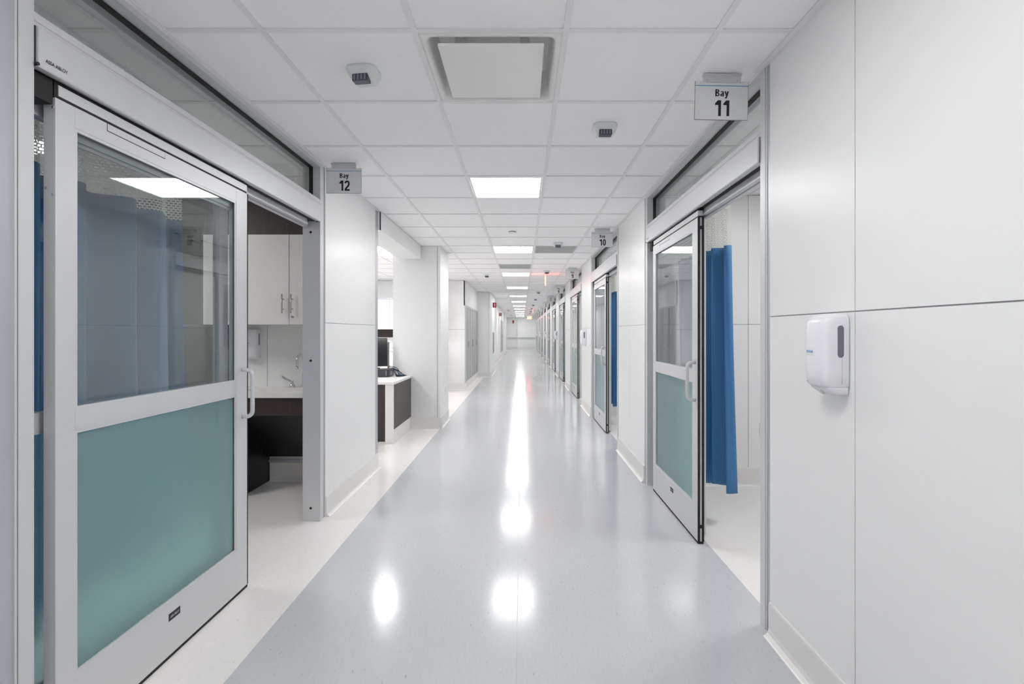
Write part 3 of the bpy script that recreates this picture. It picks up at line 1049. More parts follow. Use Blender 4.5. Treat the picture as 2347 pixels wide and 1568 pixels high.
for q in range(-2, 12):
    x, y = cell(-1, 3 + 5 * q)
    l = L0 if first else copy_tree(L0)
    first = False
    l.location = (x, y, CEIL)
    if q >= 0:
        tag(l, 'square lit ceiling panel, %s of the row down the corridor' % ordn[q], 'light', 'lit ceiling panels of the corridor')
    else:
        tag(l, 'square lit ceiling panel behind the viewer, %s one' % ('nearer' if q == -1 else 'farther'), 'light', 'lit ceiling panels of the corridor')
R0 = make_light('lit_room')
for k in range(NB):
    j = round((2.868 + PITCH * k - GY0 - TILE / 2) / TILE)
    x, y = cell(3, j)
    l = R0 if k == 0 else copy_tree(R0)
    l.location = (x, y, CEIL)
    tag(l, 'square lit ceiling panel inside the room of Bay %d' % BAYN[k], 'light', 'lit ceiling panels of the rooms')
l = copy_tree(R0)
x, y = -3.3, 3.03
l.location = (x, y, CEIL)
tag(l, 'square lit ceiling panel inside the left room, behind the curtain netting', 'light', 'lit ceiling panels of the rooms')
S0 = make_light('lit_station', 0.40, 0.575)
S0.location = (-2.04, 7.13, CEIL)
tag(S0, 'bright ceiling panel over the staff station beside the column', 'light', 'lit ceiling panels of the staff station')
for x, y, lb in ((-3.17, 5.92, 'bright ceiling panel over the staff desk'), (-3.17, 9.574, 'bright ceiling panel before the white wall cabinets of the staff station'), (-4.4, 9.574, 'bright ceiling panel in the side passage')):
    l = copy_tree(S0)
    l.location = (x, y, CEIL)
    l['label'] = lb

# air diffuser
dx, dy = cell(-1, 0)
df = thing('air_diffuser', (dx, dy, CEIL), label='square white air diffuser with a drop plate, nearest thing in the ceiling', cat='air vent')
pan = MB()
def rr(h, r, z, n=6, cx=0, cy=0):
    out = []
    for a0, sx, sy in ((0, 1, 1), (PI / 2, -1, 1), (PI, -1, -1), (3 * PI / 2, 1, -1)):
        for q in range(n + 1):
            a = a0 + PI / 2 * q / n
            out.append((cx + sx * (h - r) + r * math.cos(a), cy + sy * (h - r) + r * math.sin(a), z))
    return out
pan.rings([rr(0.2925, 0.004, 0.004), rr(0.2925, 0.004, -0.001), rr(0.278, 0.02, -0.004), rr(0.268, 0.03, -0.001), rr(0.260, 0.04, 0.010), rr(0.256, 0.045, 0.05), rr(0.25, 0.05, 0.13)], 'white2', cap=False)
pan.quad([(-0.25, -0.25, 0.129), (0.25, -0.25, 0.129), (0.25, 0.25, 0.129), (-0.25, 0.25, 0.129)], 'white2')

pan.build('diffuser_pan', df)
pl = MB()
pl.box(-0.2175, 0.2175, -0.262, 0.178, -0.034, -0.031, 'white2')
pl.box(-0.2175, 0.2175, -0.262, -0.260, -0.031, -0.022, 'white2').box(-0.2175, 0.2175, 0.176, 0.178, -0.031, -0.022, 'white2')
plate = pl.build('diffuser_plate', df)
for sx in (-1, 1):
    for sy in (-1, 1):
        c = MB()
        yy = sy * 0.13 - 0.03
        c.box(sx * 0.14 - 0.02, sx * 0.14 + 0.02, yy - 0.003, yy + 0.003, -0.031, 0.085, 'white2')
        c.cyl((sx * 0.14 + 0.012, yy - 0.005, 0.02), (sx * 0.14 + 0.012, yy + 0.004, 0.02), 0.005, 'black', seg=8)
        c.build('plate_clip', df)

def make_sensor():
    t = thing('motion_sensor', (0, 0, 0))
    b = MB()
    def rg(w, d, z, yo=0, n=5):
        r = min(w, d) * 0.28
        out = []
        for a0, sx, sy in ((0, 1, 1), (PI / 2, -1, 1), (PI, -1, -1), (3 * PI / 2, 1, -1)):
            for q in range(n + 1):
                a = a0 + PI / 2 * q / n
                out.append((sx * (w / 2 - r) + r * math.cos(a), yo + sy * (d / 2 - r) + r * math.sin(a), z))
        return out
    b.rings([rg(0.136, 0.125, 0.002), rg(0.140, 0.128, -0.010), rg(0.136, 0.118, -0.022, 0.002), rg(0.112, 0.086, -0.042, 0.008), rg(0.090, 0.062, -0.054, 0.012)], 'sensor')
    b.build('sensor_housing', t)
    ln = MB()
    ln.box(-0.037, 0.037, -0.046, -0.006, -0.068, -0.034, 'lens')
    lens = ln.build('sensor_lens', t, bevel=0.004)
    rb_ = MB()
    for q in range(4):
        x = -0.025 + q * 0.0165
        rb_.box(x - 0.0035, x + 0.0035, -0.0472, -0.045, -0.063, -0.039, 'lens2')
    rb_.build('lens_rib', lens)
    return t
SE = make_sensor()
sens = [(-0.732, 0, 'nearest on the left, beside the air diffuser'), (0.485, 1, 'nearest on the right of the air diffuser'), (0.485, 7, 'on the grey grille right of the second light'),
        (-0.732, 13, 'left of the third light'), (0.485, 12, 'beside the first red exit sign'), (0.485, 20, 'right of the fourth light'), (0.485, 25, 'right of the fifth light'),
        (0.485, 31, 'right of the sixth light'), (0.485, 36, 'just before the second red exit sign'), (-0.732, 39, 'far down the left side of the ceiling'),
        (0.485, 42, 'behind the second red exit sign'), (0.485, 46, 'far down, third from last on the right'), (-0.732, 51, 'last on the left near the end wall')]
for q, (x, j, lb) in enumerate(sens):
    c = SE if q == 0 else copy_tree(SE)
    y = GY0 + (j + 0.5) * TILE
    c.location = (x, y if j != 7 else 6.62, CEIL + 0.005)
    c.rotation_euler = (0, 0, -0.12 if q == 0 else 0)
    tag(c, 'small square ceiling motion sensor, ' + lb, 'sensor', 'ceiling motion sensors')

# grilles and sprinkler
def grille(i, j, lb, lou):
    x, y = cell(i, j)
    t = thing('ceiling_vent', (x, y, CEIL), label=lb, cat='air vent')
    MB().box(-0.292, 0.292, -0.292, -0.272, -0.002, 0.004, 'grille').box(-0.292, 0.292, 0.272, 0.292, -0.002, 0.004, 'grille').box(-0.292, -0.272, -0.272, 0.272, -0.002, 0.004, 'grille').box(0.272, 0.292, -0.272, 0.272, -0.002, 0.004, 'grille').build('vent_frame', t)
    v = MB()
    n = 36 if not lou else 22
    for q in range(n):
        yy = -0.265 + 0.53 * q / (n - 1)
        v.box(-0.27, 0.27, yy - 0.0045, yy + 0.0045, -0.001, 0.003, 'grille')
    if lou:
        v.box(-0.27, 0.27, 0.05, 0.06, -0.004, 0.003, 'joint')
    v.build('vent_louvre', t)
    return t
grille(0, 8, 'grey perforated return air panel right of the second light', False)
grille(-1, 11, 'grey louvred ceiling vent between second and third lights', True)
sp = thing('sprinkler_cap', (-0.116, 5.88, CEIL + 0.005), label='round white concealed sprinkler cap before the second light', cat='sprinkler')
MB().lathe((0, 0, 0), [(0.045, 0.0), (0.044, -0.008)], 'joint', 24).build('shadow_ring', sp)
MB().lathe((0, 0, 0), [(0.042, -0.009), (0.041, -0.012), (0.030, -0.014)], 'tee', 24).build('cover_disc', sp)

# exit signs
def exit_edge(loc, lb):
    t = thing('exit_sign', loc, label=lb, cat='exit sign', group='red exit signs seen edge on')
    MB().box(-0.03, 0.03, -0.12, 0.12, -0.016, 0.0, 'white').build('sign_canopy', t)
    p = MB().box(-0.004, 0.004, -0.16, 0.16, -0.235, -0.016, 'exit_panel').build('lit_panel', t)
    letters('lettering', 'EXIT', 0.25, 0.13, 'exit', p, facing((-1, 0, 0), (-0.0045, 0, -0.13)), bold=0.02)
    letters('lettering', 'EXIT', 0.25, 0.13, 'exit', p, facing((1, 0, 0), (0.0045, 0, -0.13)), bold=0.02)
exit_edge((0.485, 10.10, CEIL), 'edge-lit red exit sign seen edge on, nearer of the two')
exit_edge((0.54, 24.6, CEIL), 'edge-lit red exit sign seen edge on, farther of the two')
t = thing('exit_sign', (0.486, 31.9, CEIL), label='glowing red exit sign facing the viewer near the corridor end', cat='exit sign')
MB().box(-0.02, 0.02, -0.02, 0.02, -0.16, 0.0, 'white').build('sign_canopy', t)
p = MB().box(-0.155, 0.155, -0.02, 0.02, -0.345, -0.15, 'exit_panel').build('lit_panel', t)
letters('lettering', 'EXIT', 0.25, 0.12, 'exit', p, facing((0, -1, 0), (0, -0.0205, -0.247)), bold=0.02)

# ------------------------------------------------------------------ curtains
def curtain(name, path, pleat, amp, z_top, z_blue, z_bot, lean=(0, 0), hem_wave=0.0, seed=1, **tags):
    """path: list of (x,y); pleats are waves across it"""
    rnd = random.Random(seed)
    segs = []
    tot = 0
    for i in range(len(path) - 1):
        a, b = Vector(path[i]), Vector(path[i + 1])
        segs.append((a, b, (b - a).length, tot))
        tot += (b - a).length
    N = max(24, int(tot / pleat * 14))
    ph = [rnd.uniform(-0.5, 0.5) for _ in range(40)]
    def at(s, zt):
        for a, b, l, st in segs:
            if s <= st + l + 1e-6:
                d = (b - a) / l
                p = a + d * (s - st)
                break
        nrm = Vector((-d.y, d.x))
        u = s / pleat
        w = math.sin(2 * PI * u + 0.9 * ph[int(u) % 40])
        w = math.copysign(abs(w) ** 0.75, w) + 0.35 * math.sin(2 * PI * u * 0.47 + 1.3 + seed) + 0.22 * math.sin(2 * PI * u * 2.1 + 3 * (1 - zt))
        k = 0.75 + 0.35 * (1 - zt)
        p = p + nrm * (amp * w * k) + d * (0.25 * amp * math.cos(2 * PI * u) )
        return p + Vector(lean) * (1 - zt)
    t = thing(name, (path[0][0], path[0][1], 0), **tags)
    ox, oy = path[0]
    def sheet(z0, z1, rows, mat, pname, off=0.0, par=t):
        mb = MB()
        L = 0; us = []; prev = None
        for i in range(N + 1):
            q = at(tot * i / N, 1.0)
            if prev is not None: L += (q - prev).length
            prev = q; us.append(L)
        base = len(mb.v)
        for r in range(rows + 1):
            for i in range(N + 1):
                s = tot * i / N
                z = z0 + (z1 - z0) * r / rows
                zt = (z - z_bot) / (z_top - z_bot)
                p = at(s, zt)
                if r == 0 and mat == 'blue':
                    z -= hem_wave * (0.5 + 0.5 * math.sin(2 * PI * s / pleat * 0.5 + 0.8))
                mb.v.append((p.x - ox + off, p.y - oy, z))
        for r in range(rows):
            for i in range(N):
                a = base + r * (N + 1) + i
                za, zb = z0 + (z1 - z0) * r / rows, z0 + (z1 - z0) * (r + 1) / rows
                mb.face([a, a + 1, a + N + 2, a + N + 1], mat, uv=[(us[i], za), (us[i + 1], za), (us[i + 1], zb), (us[i], zb)], smooth=True)
        o = mb.build(pname, par)
        if mat != 'net':
            so = o.modifiers.new('solid', 'SOLIDIFY')
            so.thickness = 0.0018
            so.offset = 0
        return o
    sheet(z_blue - 0.004, z_top, 10, 'net', 'netting')
    cl_ = sheet(z_bot, z_blue, 26, 'blue', 'cloth')
    n = int(tot / pleat * 2) + 1
    hk = MB()
    for i in range(n):
        p = at(tot * (i + 0.25) / n, 1.0)
        hk.box(p.x - ox - 0.002, p.x - ox + 0.002, p.y - oy - 0.004, p.y - oy + 0.004, z_top - 0.012, CEIL - 0.014, 'white')
    hk.build('curtain_hook', t)
    return t

ZB, ZTOP, ZBOT = 1.955, 2.515, 0.27
cr = curtain('privacy_curtain', [(1.43, 3.38), (1.375, 3.62), (1.35, 3.95), (1.355, 4.22)], 0.125, 0.042, ZTOP, ZB, ZBOT, lean=(0.03, -0.03), hem_wave=0.035, seed=3,
             label='blue privacy curtain with white net top hanging in the Bay 11 opening', cat='curtain', group='blue privacy curtains')
c10 = copy_tree(cr)
c10.location = (cr.location.x - 0.0, cr.location.y + PITCH + 0.30, 0)
c10['label'] = 'blue privacy curtain seen narrowly through the Bay 10 opening'
curtain('privacy_curtain', [(-1.77, 1.30), (-1.80, 1.75), (-1.83, 2.2), (-1.86, 2.66)], 0.25, 0.060, ZTOP, ZB, ZBOT, seed=5, hem_wave=0.0,
        label='blue privacy curtain with white net top behind the large left sliding door', cat='curtain', group='blue privacy curtains')
def track(pts, lb):
    mb = MB()
    for a, b in zip(pts[:-1], pts[1:]):
        a, b = Vector(a), Vector(b)
        d = (b - a).normalized(); n = Vector((-d.y, d.x)) * 0.008
        a -= d * 0.002; b += d * 0.002
        q = [a - n, b - n, b + n, a + n]
        mb.prism([(p.x, p.y) for p in q], CEIL - 0.014, CEIL - 0.001, 'z', 'white')
    return tag(mb.build('curtain_track'), lb, 'curtain track', 'white ceiling curtain tracks')
bend = [(-2.0 - 0.0 + 0.14 * math.cos(a) , 2.75 + 0.25 * math.sin(a)) for a in [PI * q / 16 for q in range(0, 9)]]
track([(-1.77, -0.3), (-1.77, 1.30), (-1.86, 2.70)] + bend[1:] + [(-3.9, 3.0)], 'white curtain track above the large left curtain, curving into the room')
track([(1.44, 1.2), (1.43, 3.38), (1.355, 4.27)], 'white curtain track on the ceiling inside Bay 11')
track([(1.44, 4.6), (1.43, 7.10), (1.355, 7.70)], 'white curtain track on the ceiling inside Bay 10')

# ------------------------------------------------------------------ hand gel dispensers
def make_dispenser():
    """local +X out of the wall; +Y the side with the level window; origin at wall, mid height"""
    t = thing('hand_gel_dispenser', (0, 0, 0))
    Wd, D, Hh = 0.122, 0.096, 0.276
    def ring(w, d, z, x0=0.004, n=36, e=4.0):
        out = []; e0 = e
        for i in range(n):
            a = 2 * PI * i / n
            c, s_ = math.cos(a), math.sin(a)
            e = 14 if c < 0 else e0
            x = math.copysign(abs(c) ** (2 / e), c) * (d - x0) / 2 + (d + x0) / 2
            y = math.copysign(abs(s_) ** (2 / e), s_) * w / 2
            out.append((x, y, z))
        return out
    b = MB()
    zt = Hh / 2
    rs = []
    for z, w, d in ((-0.112, 0.112, 0.082), (-0.104, 0.120, 0.091), (-0.06, Wd, 0.0955), (0.0, Wd, D), (0.07, Wd, 0.0955), (0.108, Wd - 0.002, 0.092), (0.124, Wd - 0.008, 0.084), (0.133, Wd - 0.024, 0.068), (0.1375, Wd - 0.05, 0.042)):
        rs.append(ring(w, d, z))
    b.rings(rs, 'white')
    body = b.build('dispenser_cover', t)
    # bottom: sloped nose that narrows to the nozzle
    c = MB()
    rs = [ring(0.100, 0.050, -0.138, e=3.5), ring(0.110, 0.062, -0.130), ring(0.112, 0.078, -0.118), ring(0.112, 0.082, -0.1119)]
    c.rings(rs, 'white')
    nose = c.build('dispenser_nose', t)
    nz = MB()
    nz.cyl((0.058, 0, -0.137), (0.058, 0, -0.120), 0.010, 'sensor', seg=14)
    nz.cyl((0.058, 0, -0.1385), (0.058, 0, -0.135), 0.004, 'black', seg=10)
    nz.build('nozzle', nose)
    MB().box(0, 0.0035, -0.058, 0.058, -0.128, 0.128, 'sensor').build('back_plate', t)
    # level window: pill on the side
    w = MB()
    y = 0.0615
    pill = []
    r, cz = 0.0105, 0.043
    for q in range(9):
        a = PI * q / 8
        pill.append((0.037 + r * math.cos(a), 0.054 - r + r * math.sin(a) + cz))
    for q in range(9):
        a = PI + PI * q / 8
        pill.append((0.037 + r * math.cos(a), -0.054 + r + r * math.sin(a) + cz))
    n0 = len(pill)
    w.v += [(x, y, z) for x, z in pill] + [(x, y - 0.006, z) for x, z in pill]
    w.face([i for i in range(n0)][::-1], 'window')
    for i in range(n0):
        j = (i + 1) % n0
        w.face([i, j, n0 + j, n0 + i], 'window')
    w.build('level_window', body)
    MB().box(0.0316, 0.0324, 0.0595, 0.0613, -0.10, 0.10, 'joint').build('cover_seam', body)
    lb = MB().box(0.094, 0.0967, -0.036, 0.008, -0.006, 0.020, 'white2').build('logo_plate', body, bevel=0.001)
    letters('lettering', 'ECOLAB', 0.036, 0.0085, 'logo', lb, facing((1, 0, 0), (0.0969, -0.014, 0.008)), bold=0.02)
    MB().cyl((0.080, -0.040, -0.098), (0.0905, -0.040, -0.098), 0.0014, 'ink', seg=8).build('lock_dot', body)
    return t
D0 = make_dispenser()
D0.location = (RX, 1.697, 1.276)
D0.rotation_euler = (0, 0, PI)
tag(D0, 'white wall dispenser with grey level window, large on the near right wall', 'hand gel dispenser', 'white wall dispensers')
for k, lb in ((1, 'between the Bay 10 and Bay 9 doors'), (3, 'between the Bay 8 and Bay 7 doors'), (5, 'between the Bay 6 and Bay 5 doors'), (7, 'between the Bay 4 and Bay 3 doors'), (9, 'between the Bay 2 and Bay 1 doors')):
    d = copy_tree(D0)
    d.location = (RX, right_out[k] + 0.62, 1.262)
    d['label'] = 'white wall dispenser with grey level window ' + lb
d = copy_tree(D0)
d.location = (-2.435, 4.45, 1.245)
d.rotation_euler = (0, 0, -PI / 2)
d['label'] = 'white soap dispenser on the wall left of the tap, behind the door handle'

# ------------------------------------------------------------------ sink corner in the left room
up = thing('wall_cabinet', (-2.15, 4.45, 1.416), label='white wall cabinet with bar handles above the sink', cat='cabinet')
MB().box(-0.54, 0.555, -0.31, -0.001, 0.0, 0.761, 'lam').build('cabinet_body', up)
for x0, x1, hx, lk in ((-0.54, -0.182, None, False), (-0.179, 0.184, 0.140, False), (0.188, 0.555, 0.215, True)):
    dr = MB().box(x0 + 0.0015, x1 - 0.0015, -0.33, -0.311, 0.002, 0.759, 'lam').build('cabinet_door', up)
    if hx is not None:
        h = MB().cyl((hx, -0.362, 0.095), (hx, -0.362, 0.255), 0.006, 'steel', seg=12)
        h.cyl((hx, -0.362, 0.130), (hx, -0.33, 0.130), 0.004, 'steel', seg=10).cyl((hx, -0.362, 0.215), (hx, -0.33, 0.215), 0.004, 'steel', seg=10)
        h.build('bar_handle', dr)
    if lk:
        MB().cyl((0.214, -0.339, 0.065), (0.214, -0.33, 0.065), 0.009, 'steel', seg=14).cyl((0.214, -0.341, 0.065), (0.214, -0.339, 0.065), 0.005, 'joint', seg=10).build('cabinet_lock', dr)
fp = MB().box(-2.69, LX - 0.127, 4.13, 4.449, 2.179, CEIL - 0.001, 'wood')
tag(fp.build('filler_panel'), 'dark wood panel filling the gap between wall cabinet and ceiling', 'panel')

wp = MB().box(-3.9, -2.51, 4.432, 4.4485, 0.860, 1.415, 'wood').box(-3.9, -2.70, 4.432, 4.4485, 1.417, CEIL - 0.002, 'wood')
tag(wp.build('wall_lining'), 'dark wood lining on the room wall left of the white wall cabinet', 'panel')
ct = thing('sink_counter', (-2.2, 4.45, 0), label='white counter with integral sink basin against the left room wall', cat='counter')
X0, X1 = -1.2, 0.633          # local, counter from X -3.4 to -1.567
bx0, bx1, by0, by1 = -0.20, 0.47, -0.38, -0.09
tp = MB()
tp.box(X0, bx0, -0.478, -0.001, 0.817, 0.857, 'solid').box(bx1, X1, -0.478, -0.001, 0.817, 0.857, 'solid')
tp.box(bx0, bx1, -0.478, by0, 0.817, 0.857, 'solid').box(bx0, bx1, by1, -0.001, 0.817, 0.857, 'solid')
tp.build('counter_top', ct)
bs = MB()
def rect(x0, x1, y0, y1, z): return [(x0, y0, z), (x1, y0, z), (x1, y1, z), (x0, y1, z)]
bs.rings([rect(bx0 - 0.01, bx1 + 0.01, by0 - 0.01, by1 + 0.01, 0.70), rect(bx0 - 0.01, bx1 + 0.01, by0 - 0.01, by1 + 0.01, 0.816)], 'solid', smooth=False, cap=False)
bs.rings([rect(bx0, bx1, by0, by1, 0.8568), rect(bx0 + 0.14, bx1 - 0.04, by0 + 0.03, by1 - 0.02, 0.735), rect(bx0 + 0.30, bx1 - 0.2, by0 + 0.1, by1 - 0.08, 0.73)], 'solid', smooth=False, cap=False)
bs.quad(rect(bx0 + 0.30, bx1 - 0.2, by0 + 0.1, by1 - 0.08, 0.73), 'solid')
bs.quad(rect(bx0 - 0.01, bx1 + 0.01, by0 - 0.01, by1 + 0.01, 0.70), 'solid')
basin = bs.build('sink_basin', ct)
MB().cyl((0.14, -0.23, 0.729), (0.14, -0.23, 0.733), 0.02, 'chrome').build('drain', basin)
bc = thing('sink_cabinet', (-2.2, 4.45, 0), label='dark wood sink surround with open knee space and side panel', cat='cabinet')
MB().box(-0.098, X1, -0.462, -0.444, 0.67, 0.816, 'wood').build('apron', bc)
MB().box(-0.116, -0.098, -0.462, -0.002, 0.001, 0.816, 'blacklam').build('side_panel', bc)
kp = MB().prism([(-0.444, 0.69), (-0.444, 0.67), (-0.08, 0.24), (-0.065, 0.24), (-0.065, 0.27)], -0.097, X1, 'x', 'blacklam')
kp.build('knee_panel', bc)
cb = MB().box(X0, -0.118, -0.452, -0.002, 0.09, 0.816, 'wood').box(X0, -0.118, -0.40, -0.002, 0.001, 0.09, 'blacklam')
cb.build('cabinet_body', bc)
for q in range(2):
    MB().box(X0 + 0.002 + q * 0.54, X0 + 0.538 + q * 0.54, -0.470, -0.4525, 0.10, 0.81, 'wood').build('cabinet_door', bc)
rl2 = MB().box(-0.097, X1, -0.02, -0.010, 0.172, 0.196, 'alu2')
rl2.build('wall_cleat', bc)

fc = thing('faucet', (-1.962, 4.385, 0.857), label='chrome gooseneck tap with winged lever handles behind the basin', cat='faucet')
ft = MB()
ft.lathe((0, 0, 0), [(0.026, 0), (0.026, 0.006), (0.018, 0.02), (0.014, 0.05), (0.0125, 0.055)], 'chrome')
pts = [(0, 0, 0.05), (0, 0, 0.15), (0, 0, 0.235)]
for q in range(1, 13):
    a = PI * q / 12 * 1.06
    pts.append((0, -0.062 + 0.062 * math.cos(a), 0.235 + 0.062 * math.sin(a)))
pts.append((0, pts[-1][1] - 0.0, pts[-1][2] - 0.035))
ft.tube(pts, 0.0105, 'chrome', 14)
ft.cyl(pts[-1], (pts[-1][0], pts[-1][1], pts[-1][2] - 0.014), 0.0135, 'chrome')
ft.build('spout', fc)
for sx in (-1, 1):
    h = MB()
    h.lathe((sx * 0.10, 0, 0), [(0.028, 0), (0.027, 0.006), (0.022, 0.022), (0.013, 0.034), (0.011, 0.05), (0.014, 0.055), (0.010, 0.064)], 'chrome')
    lp = []
    rs_ = []
    for q in range(9):
        u = q / 8
        lp.append((sx * 0.10 + sx * 0.10 * u, -0.008 * u, 0.054 + 0.012 * math.sin(u * 2.2) + 0.045 * u ** 2.2))
        rs_.append(0.0075 + 0.004 * math.sin(PI * min(1, u * 1.02)) if u < 0.99 else 0.006)
    h.tube(lp, rs_, 'chrome', 10)
    h.build('lever_handle', fc)

# ------------------------------------------------------------------ staff station
dk = thing('staff_desk', (-1.556, 5.93, 0), label='white topped staff desk with dark wood panels at the opening on the left', cat='desk')
MB().box(-1.5, 0.012, -0.025, 0.915, 0.718, 0.748, 'solid').build('desk_top', dk, bevel=0.002)
MB().box(-0.105, 0.0, 0.0, 0.905, 0.002, 0.717, 'lam').build('end_post', dk)
MB().box(0.0, 0.004, 0.0, 0.905, 0.172, 0.715, 'wood2').build('side_panel', dk)
MB().box(-1.4, -0.106, 0.05, 0.068, 0.012, 0.717, 'wood').build('front_panel', dk)
fo = MB()
for x in (-0.22, -1.2):
    fo.cyl((x, 0.06, 0.0), (x, 0.06, 0.012), 0.018, 'steel', seg=12)
fo.build('levelling_foot', dk)
pc = thing('computer_box', (-1.95, 6.68, 0.748), label='flat black computer box lying on the desk under the monitor', cat='computer')
MB().box(-0.18, 0.16, -0.12, 0.14, 0.004, 0.105, 'dark_grey').build('computer_case', pc, bevel=0.004)
MB().box(0.1605, 0.162, -0.05, 0.06, 0.02, 0.08, 'joint').build('rear_port', pc)
MB().box(0.12, 0.13, -0.1215, -0.120, 0.02, 0.09, 'joint').build('front_vent', pc)
mn = thing('monitor', (-2.06, 6.72, 0.853), 0.30, label='black computer monitor with silver stand standing on the desk', cat='monitor')
MB().box(-0.10, 0.10, -0.07, 0.09, 0.0005, 0.012, 'dark_grey').build('stand_base', mn)
pn = MB()
tilt = 0.10
pn.prism([(-0.045, 0.03), (-0.020, 0.03), (-0.020 + tilt * 0.40, 0.42), (-0.045 + tilt * 0.40, 0.42)], -0.22, 0.20, 'x', 'screen')
pnl = pn.build('screen', mn)
ar = MB()
pts = [(0.1, 0.055 - 0.07 + 0.09 * math.sin(q / 10 * 2.4) * 0.6, 0.005 + 0.36 * q / 10) for q in range(11)]
ar.tube([(p[0] + 0.115, p[1] + 0.0, p[2]) for p in pts], 0.014, 'silver', 10)
ar.tube([(p[0] - 0.11, p[1] + 0.05, p[2]) for p in pts], 0.016, 'silver', 10)
ar.build('silver_stand', mn)
MB().box(-0.05, 0.05, -0.02, 0.02, 0.42, 0.445, 'silver').build('webcam', mn, bevel=0.004)
cbt = thing('cable_bundle', (0, 0, 0), label='tangled black and blue cables trailing from the computer box', cat='cable')
for q, mt in enumerate(('cable', 'cable_blue')):
    mb = MB()
    rnd = random.Random(q + 4)
    for c in range(6 if q == 0 else 3):
        pts = []
        xa = -1.785
        ex = rnd.uniform(-1.70, -1.62)
        ya = 6.66 + rnd.uniform(-0.03, 0.08)
        for s_ in range(15):
            u = s_ / 14
            pts.append((xa + (ex - xa) * u + 0.015 * math.sin(6 * u + c), ya + 0.05 * math.sin(4 * u + c), 0.752 + (0.085 + 0.012 * c) * (1 - u) ** 1.5 + 0.02 * math.sin(PI * u) * (1 + 0.3 * c)))
        for s_ in range(8):
            u = (s_ + 1) / 8 * PI * 1.5
            pts.append((ex - 0.03 * math.sin(u) , ya + 0.04 * (1 - math.cos(u)) - 0.02, 0.754 + 0.004 * (c % 3)))
        mb.tube(pts, 0.0042 if q == 0 else 0.003, mt, 7)
    mb.build('black_cable' if q == 0 else 'blue_cable', cbt)
wc = thing('wall_cabinet', (-3.0, 11.40, 1.42), label='long white wall cabinet at the back of the staff station', cat='cabinet')
MB().box(-1.2, 1.2, -0.33, -0.001, 0.0, 0.68, 'lam').build('cabinet_body', wc)
for q in range(4):
    MB().box(-1.2 + 0.6 * q + 0.002, -0.6 + 0.6 * q - 0.002, -0.348, -0.331, 0.002, 0.678, 'lam').build('cabinet_door', wc)
MB().box(-1.22, 1.22, -0.352, -0.001, 0.681, 0.71, 'alu2').build('top_strip', wc)
bp_ = MB().box(-4.2, -1.8, 11.385, 11.396, 1.235, 1.419, 'wood')
tag(bp_.build('backsplash'), 'dark wood strip under the staff station wall cabinet', 'backsplash')
bk = thing('back_counter', (-3.0, 11.40, 0), label='white counter under the wall cabinet at the back of the staff station', cat='counter')
MB().box(-1.2, 1.2, -0.62, -0.016, 0.95, 0.99, 'solid').build('counter_top', bk)
MB().box(-1.19, 1.19, -0.58, -0.016, 0.19, 0.949, 'lam').box(-1.19, 1.19, -0.52, -0.036, 0.0, 0.19, 'lam').build('cabinet_body', bk)

# ------------------------------------------------------------------ grey cupboards along the left side
def locker(loc, w, h, lb, grp, deep=0.03):
    """tall two-door cupboard set in the wall; local +X into the corridor, +Y along it"""
    t = thing('grey_cupboard', loc, label=lb, cat='cupboard', group=grp)
    e = 0.018
    MB().box(-0.035, -0.012, 0.002, w - 0.002, 0.002, h - 0.002, 'locker_dark').build('cupboard_back', t)
    f = MB().box(-0.012, 0.006, 0, w, h - 0.045, h, 'locker').box(-0.012, 0.006, 0, w, 0, 0.03, 'locker').box(-0.012, 0.006, 0, e, 0.03, h - 0.045, 'locker').box(-0.012, 0.006, w - e, w, 0.03, h - 0.045, 'locker')
    f.build('cupboard_frame', t)
    for q in range(2):
        a = e + 0.020 + q * (w / 2 - e); b = a + w / 2 - e - 0.060
        d = MB().box(-0.011, 0.003, a, b, 0.036, h - 0.05, 'locker').box(0.003, 0.0045, a + 0.03, b - 0.03, 0.07, h - 0.09, 'locker')
        dr = d.build('cupboard_door', t)
        hy = b - 0.035 if q == 0 else a + 0.035
        MB().box(0.0115, 0.026, hy - 0.012, hy + 0.012, h * 0.5 - 0.10, h * 0.5 + 0.06, 'steel').cyl((0.0115, hy, h * 0.5 + 0.085), (0.026, hy, h * 0.5 + 0.085), 0.014, 'chrome').build('door_handle', dr)
    return t
for q, lb in enumerate(('nearest of the three behind the column', 'middle of the three behind the column', 'farthest of the three behind the column')):
    locker((-1.326, 11.425 + q * 1.055, 0.18), 1.055, 1.80, 'tall grey double-door cupboard set in the left wall, ' + lb, 'grey cupboards in the left wall')
locker((-1.126, 25.7, 0.28), 1.6, 1.72, 'tall grey double-door cupboard far down the left wall, nearer of the far pair', 'far grey cupboards')
locker((-1.126, 27.4, 0.28), 1.6, 1.72, 'tall grey double-door cupboard far down the left wall, farther of the far pair', 'far grey cupboards')

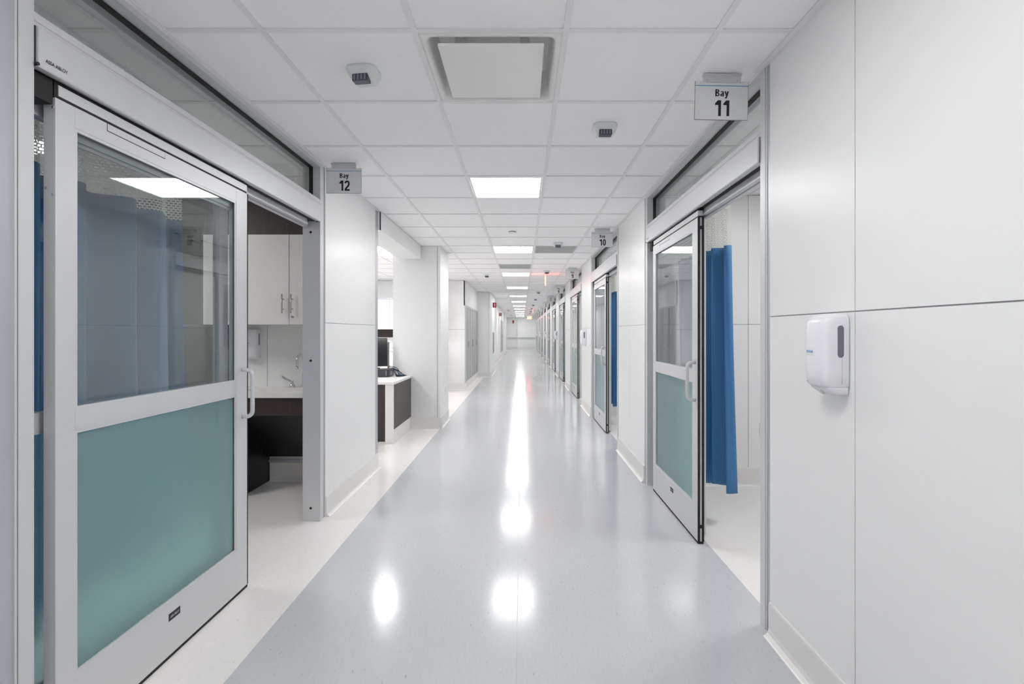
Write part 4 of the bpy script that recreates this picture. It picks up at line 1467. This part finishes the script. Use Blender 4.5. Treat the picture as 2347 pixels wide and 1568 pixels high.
# fire extinguisher cabinet and its flag signs
fe = thing('extinguisher_cabinet', (-0.957, 16.1, 0.66), label='slim grey extinguisher cabinet edge on the far left column, below the first red sign', cat='cabinet')
MB().box(0.0005, 0.022, -0.16, 0.16, 0, 0.70, 'alu2').build('cabinet_frame', fe)
MB().box(0.022, 0.026, -0.13, 0.13, 0.03, 0.67, 'dark_grey').build('cabinet_door', fe)
MB().box(0.026, 0.034, 0.09, 0.11, 0.30, 0.38, 'steel').build('door_handle', fe)
def flag(loc, lb, w=0.115, h=0.165):
    t = thing('extinguisher_sign', loc, label=lb, cat='sign', group='red extinguisher flag signs')
    p = MB().box(0.001, w, -0.003, 0.003, 0, h, 'red').box(0.0, 0.004, -0.015, 0.015, 0, h, 'red').build('sign_panel', t)
    s_ = MB()
    cx = w / 2 + 0.002
    s_.box(cx - 0.012, cx + 0.012, -0.0038, -0.003, h * 0.33, h * 0.74, 'weld')
    s_.box(cx - 0.006, cx + 0.006, -0.0038, -0.003, h * 0.74, h * 0.84, 'weld')
    s_.box(cx - 0.018, cx + 0.012, -0.0038, -0.003, h * 0.84, h * 0.88, 'weld')
    s_.quad([(cx - 0.022, -0.0035, h * 0.22), (cx, -0.0035, h * 0.08), (cx + 0.022, -0.0035, h * 0.22)], 'weld')
    s_.build('symbol', p)
flag((-0.957, 16.0, 2.16), 'red extinguisher sign with white symbol sticking out of the far left column')
flag((-1.13, 24.3, 2.16), 'small red extinguisher sign farther down the left wall, past the column')
t = thing('extinguisher_sign', (-0.71, END_Y - 0.25, 2.06), label='small red extinguisher sign flat on the end wall', cat='sign')
MB().box(-0.07, 0.07, -0.012, -0.001, 0.06, 0.26, 'red').build('sign_panel', t)
MB().box(-0.07, 0.07, -0.012, -0.001, 0.0, 0.05, 'joint').build('lower_plate', t)

# handrails on the end wall
for x0, x1, y, lb in ((-1.20, -0.42, END_Y - 0.25, 'short grey handrail on the left part of the end wall'), (-0.33, 1.06, END_Y - 0.55, 'long grey handrail on the right part of the end wall')):
    t = thing('handrail', (x0, y, 0.86), label=lb, cat='handrail', group='handrails on the end wall')
    MB().box(0, x1 - x0, -0.075, -0.04, 0, 0.09, 'alu').box(0, x1 - x0, -0.077, -0.075, 0.045, 0.085, 'locker').build('rail', t, bevel=0.006)
    for q in (0.15, 0.85):
        MB().box((x1 - x0) * q - 0.02, (x1 - x0) * q + 0.02, -0.04, -0.001, 0.02, 0.07, 'alu2').build('rail_bracket', t)

# sockets
t = thing('wall_socket', (2.135, 4.31, 0.42), label='white electrical outlet plate low on the back wall inside Bay 11', cat='outlet')
MB().box(-0.04, 0.04, -0.007, -0.0005, 0, 0.125, 'white').build('cover_plate', t, bevel=0.002)
for z in (0.025, 0.072):
    MB().box(-0.016, 0.016, -0.009, -0.0071, z, z + 0.028, 'tee').build('socket', t)
t = thing('wall_socket', (-1.145, 7.32, 0.42), PI / 2, label='small white outlet plate low on the side of the column', cat='outlet')
MB().box(-0.035, 0.035, -0.007, -0.0005, 0, 0.115, 'white').build('cover_plate', t, bevel=0.002)
MB().box(-0.016, 0.016, -0.009, -0.0071, 0.03, 0.085, 'tee').build('socket', t)
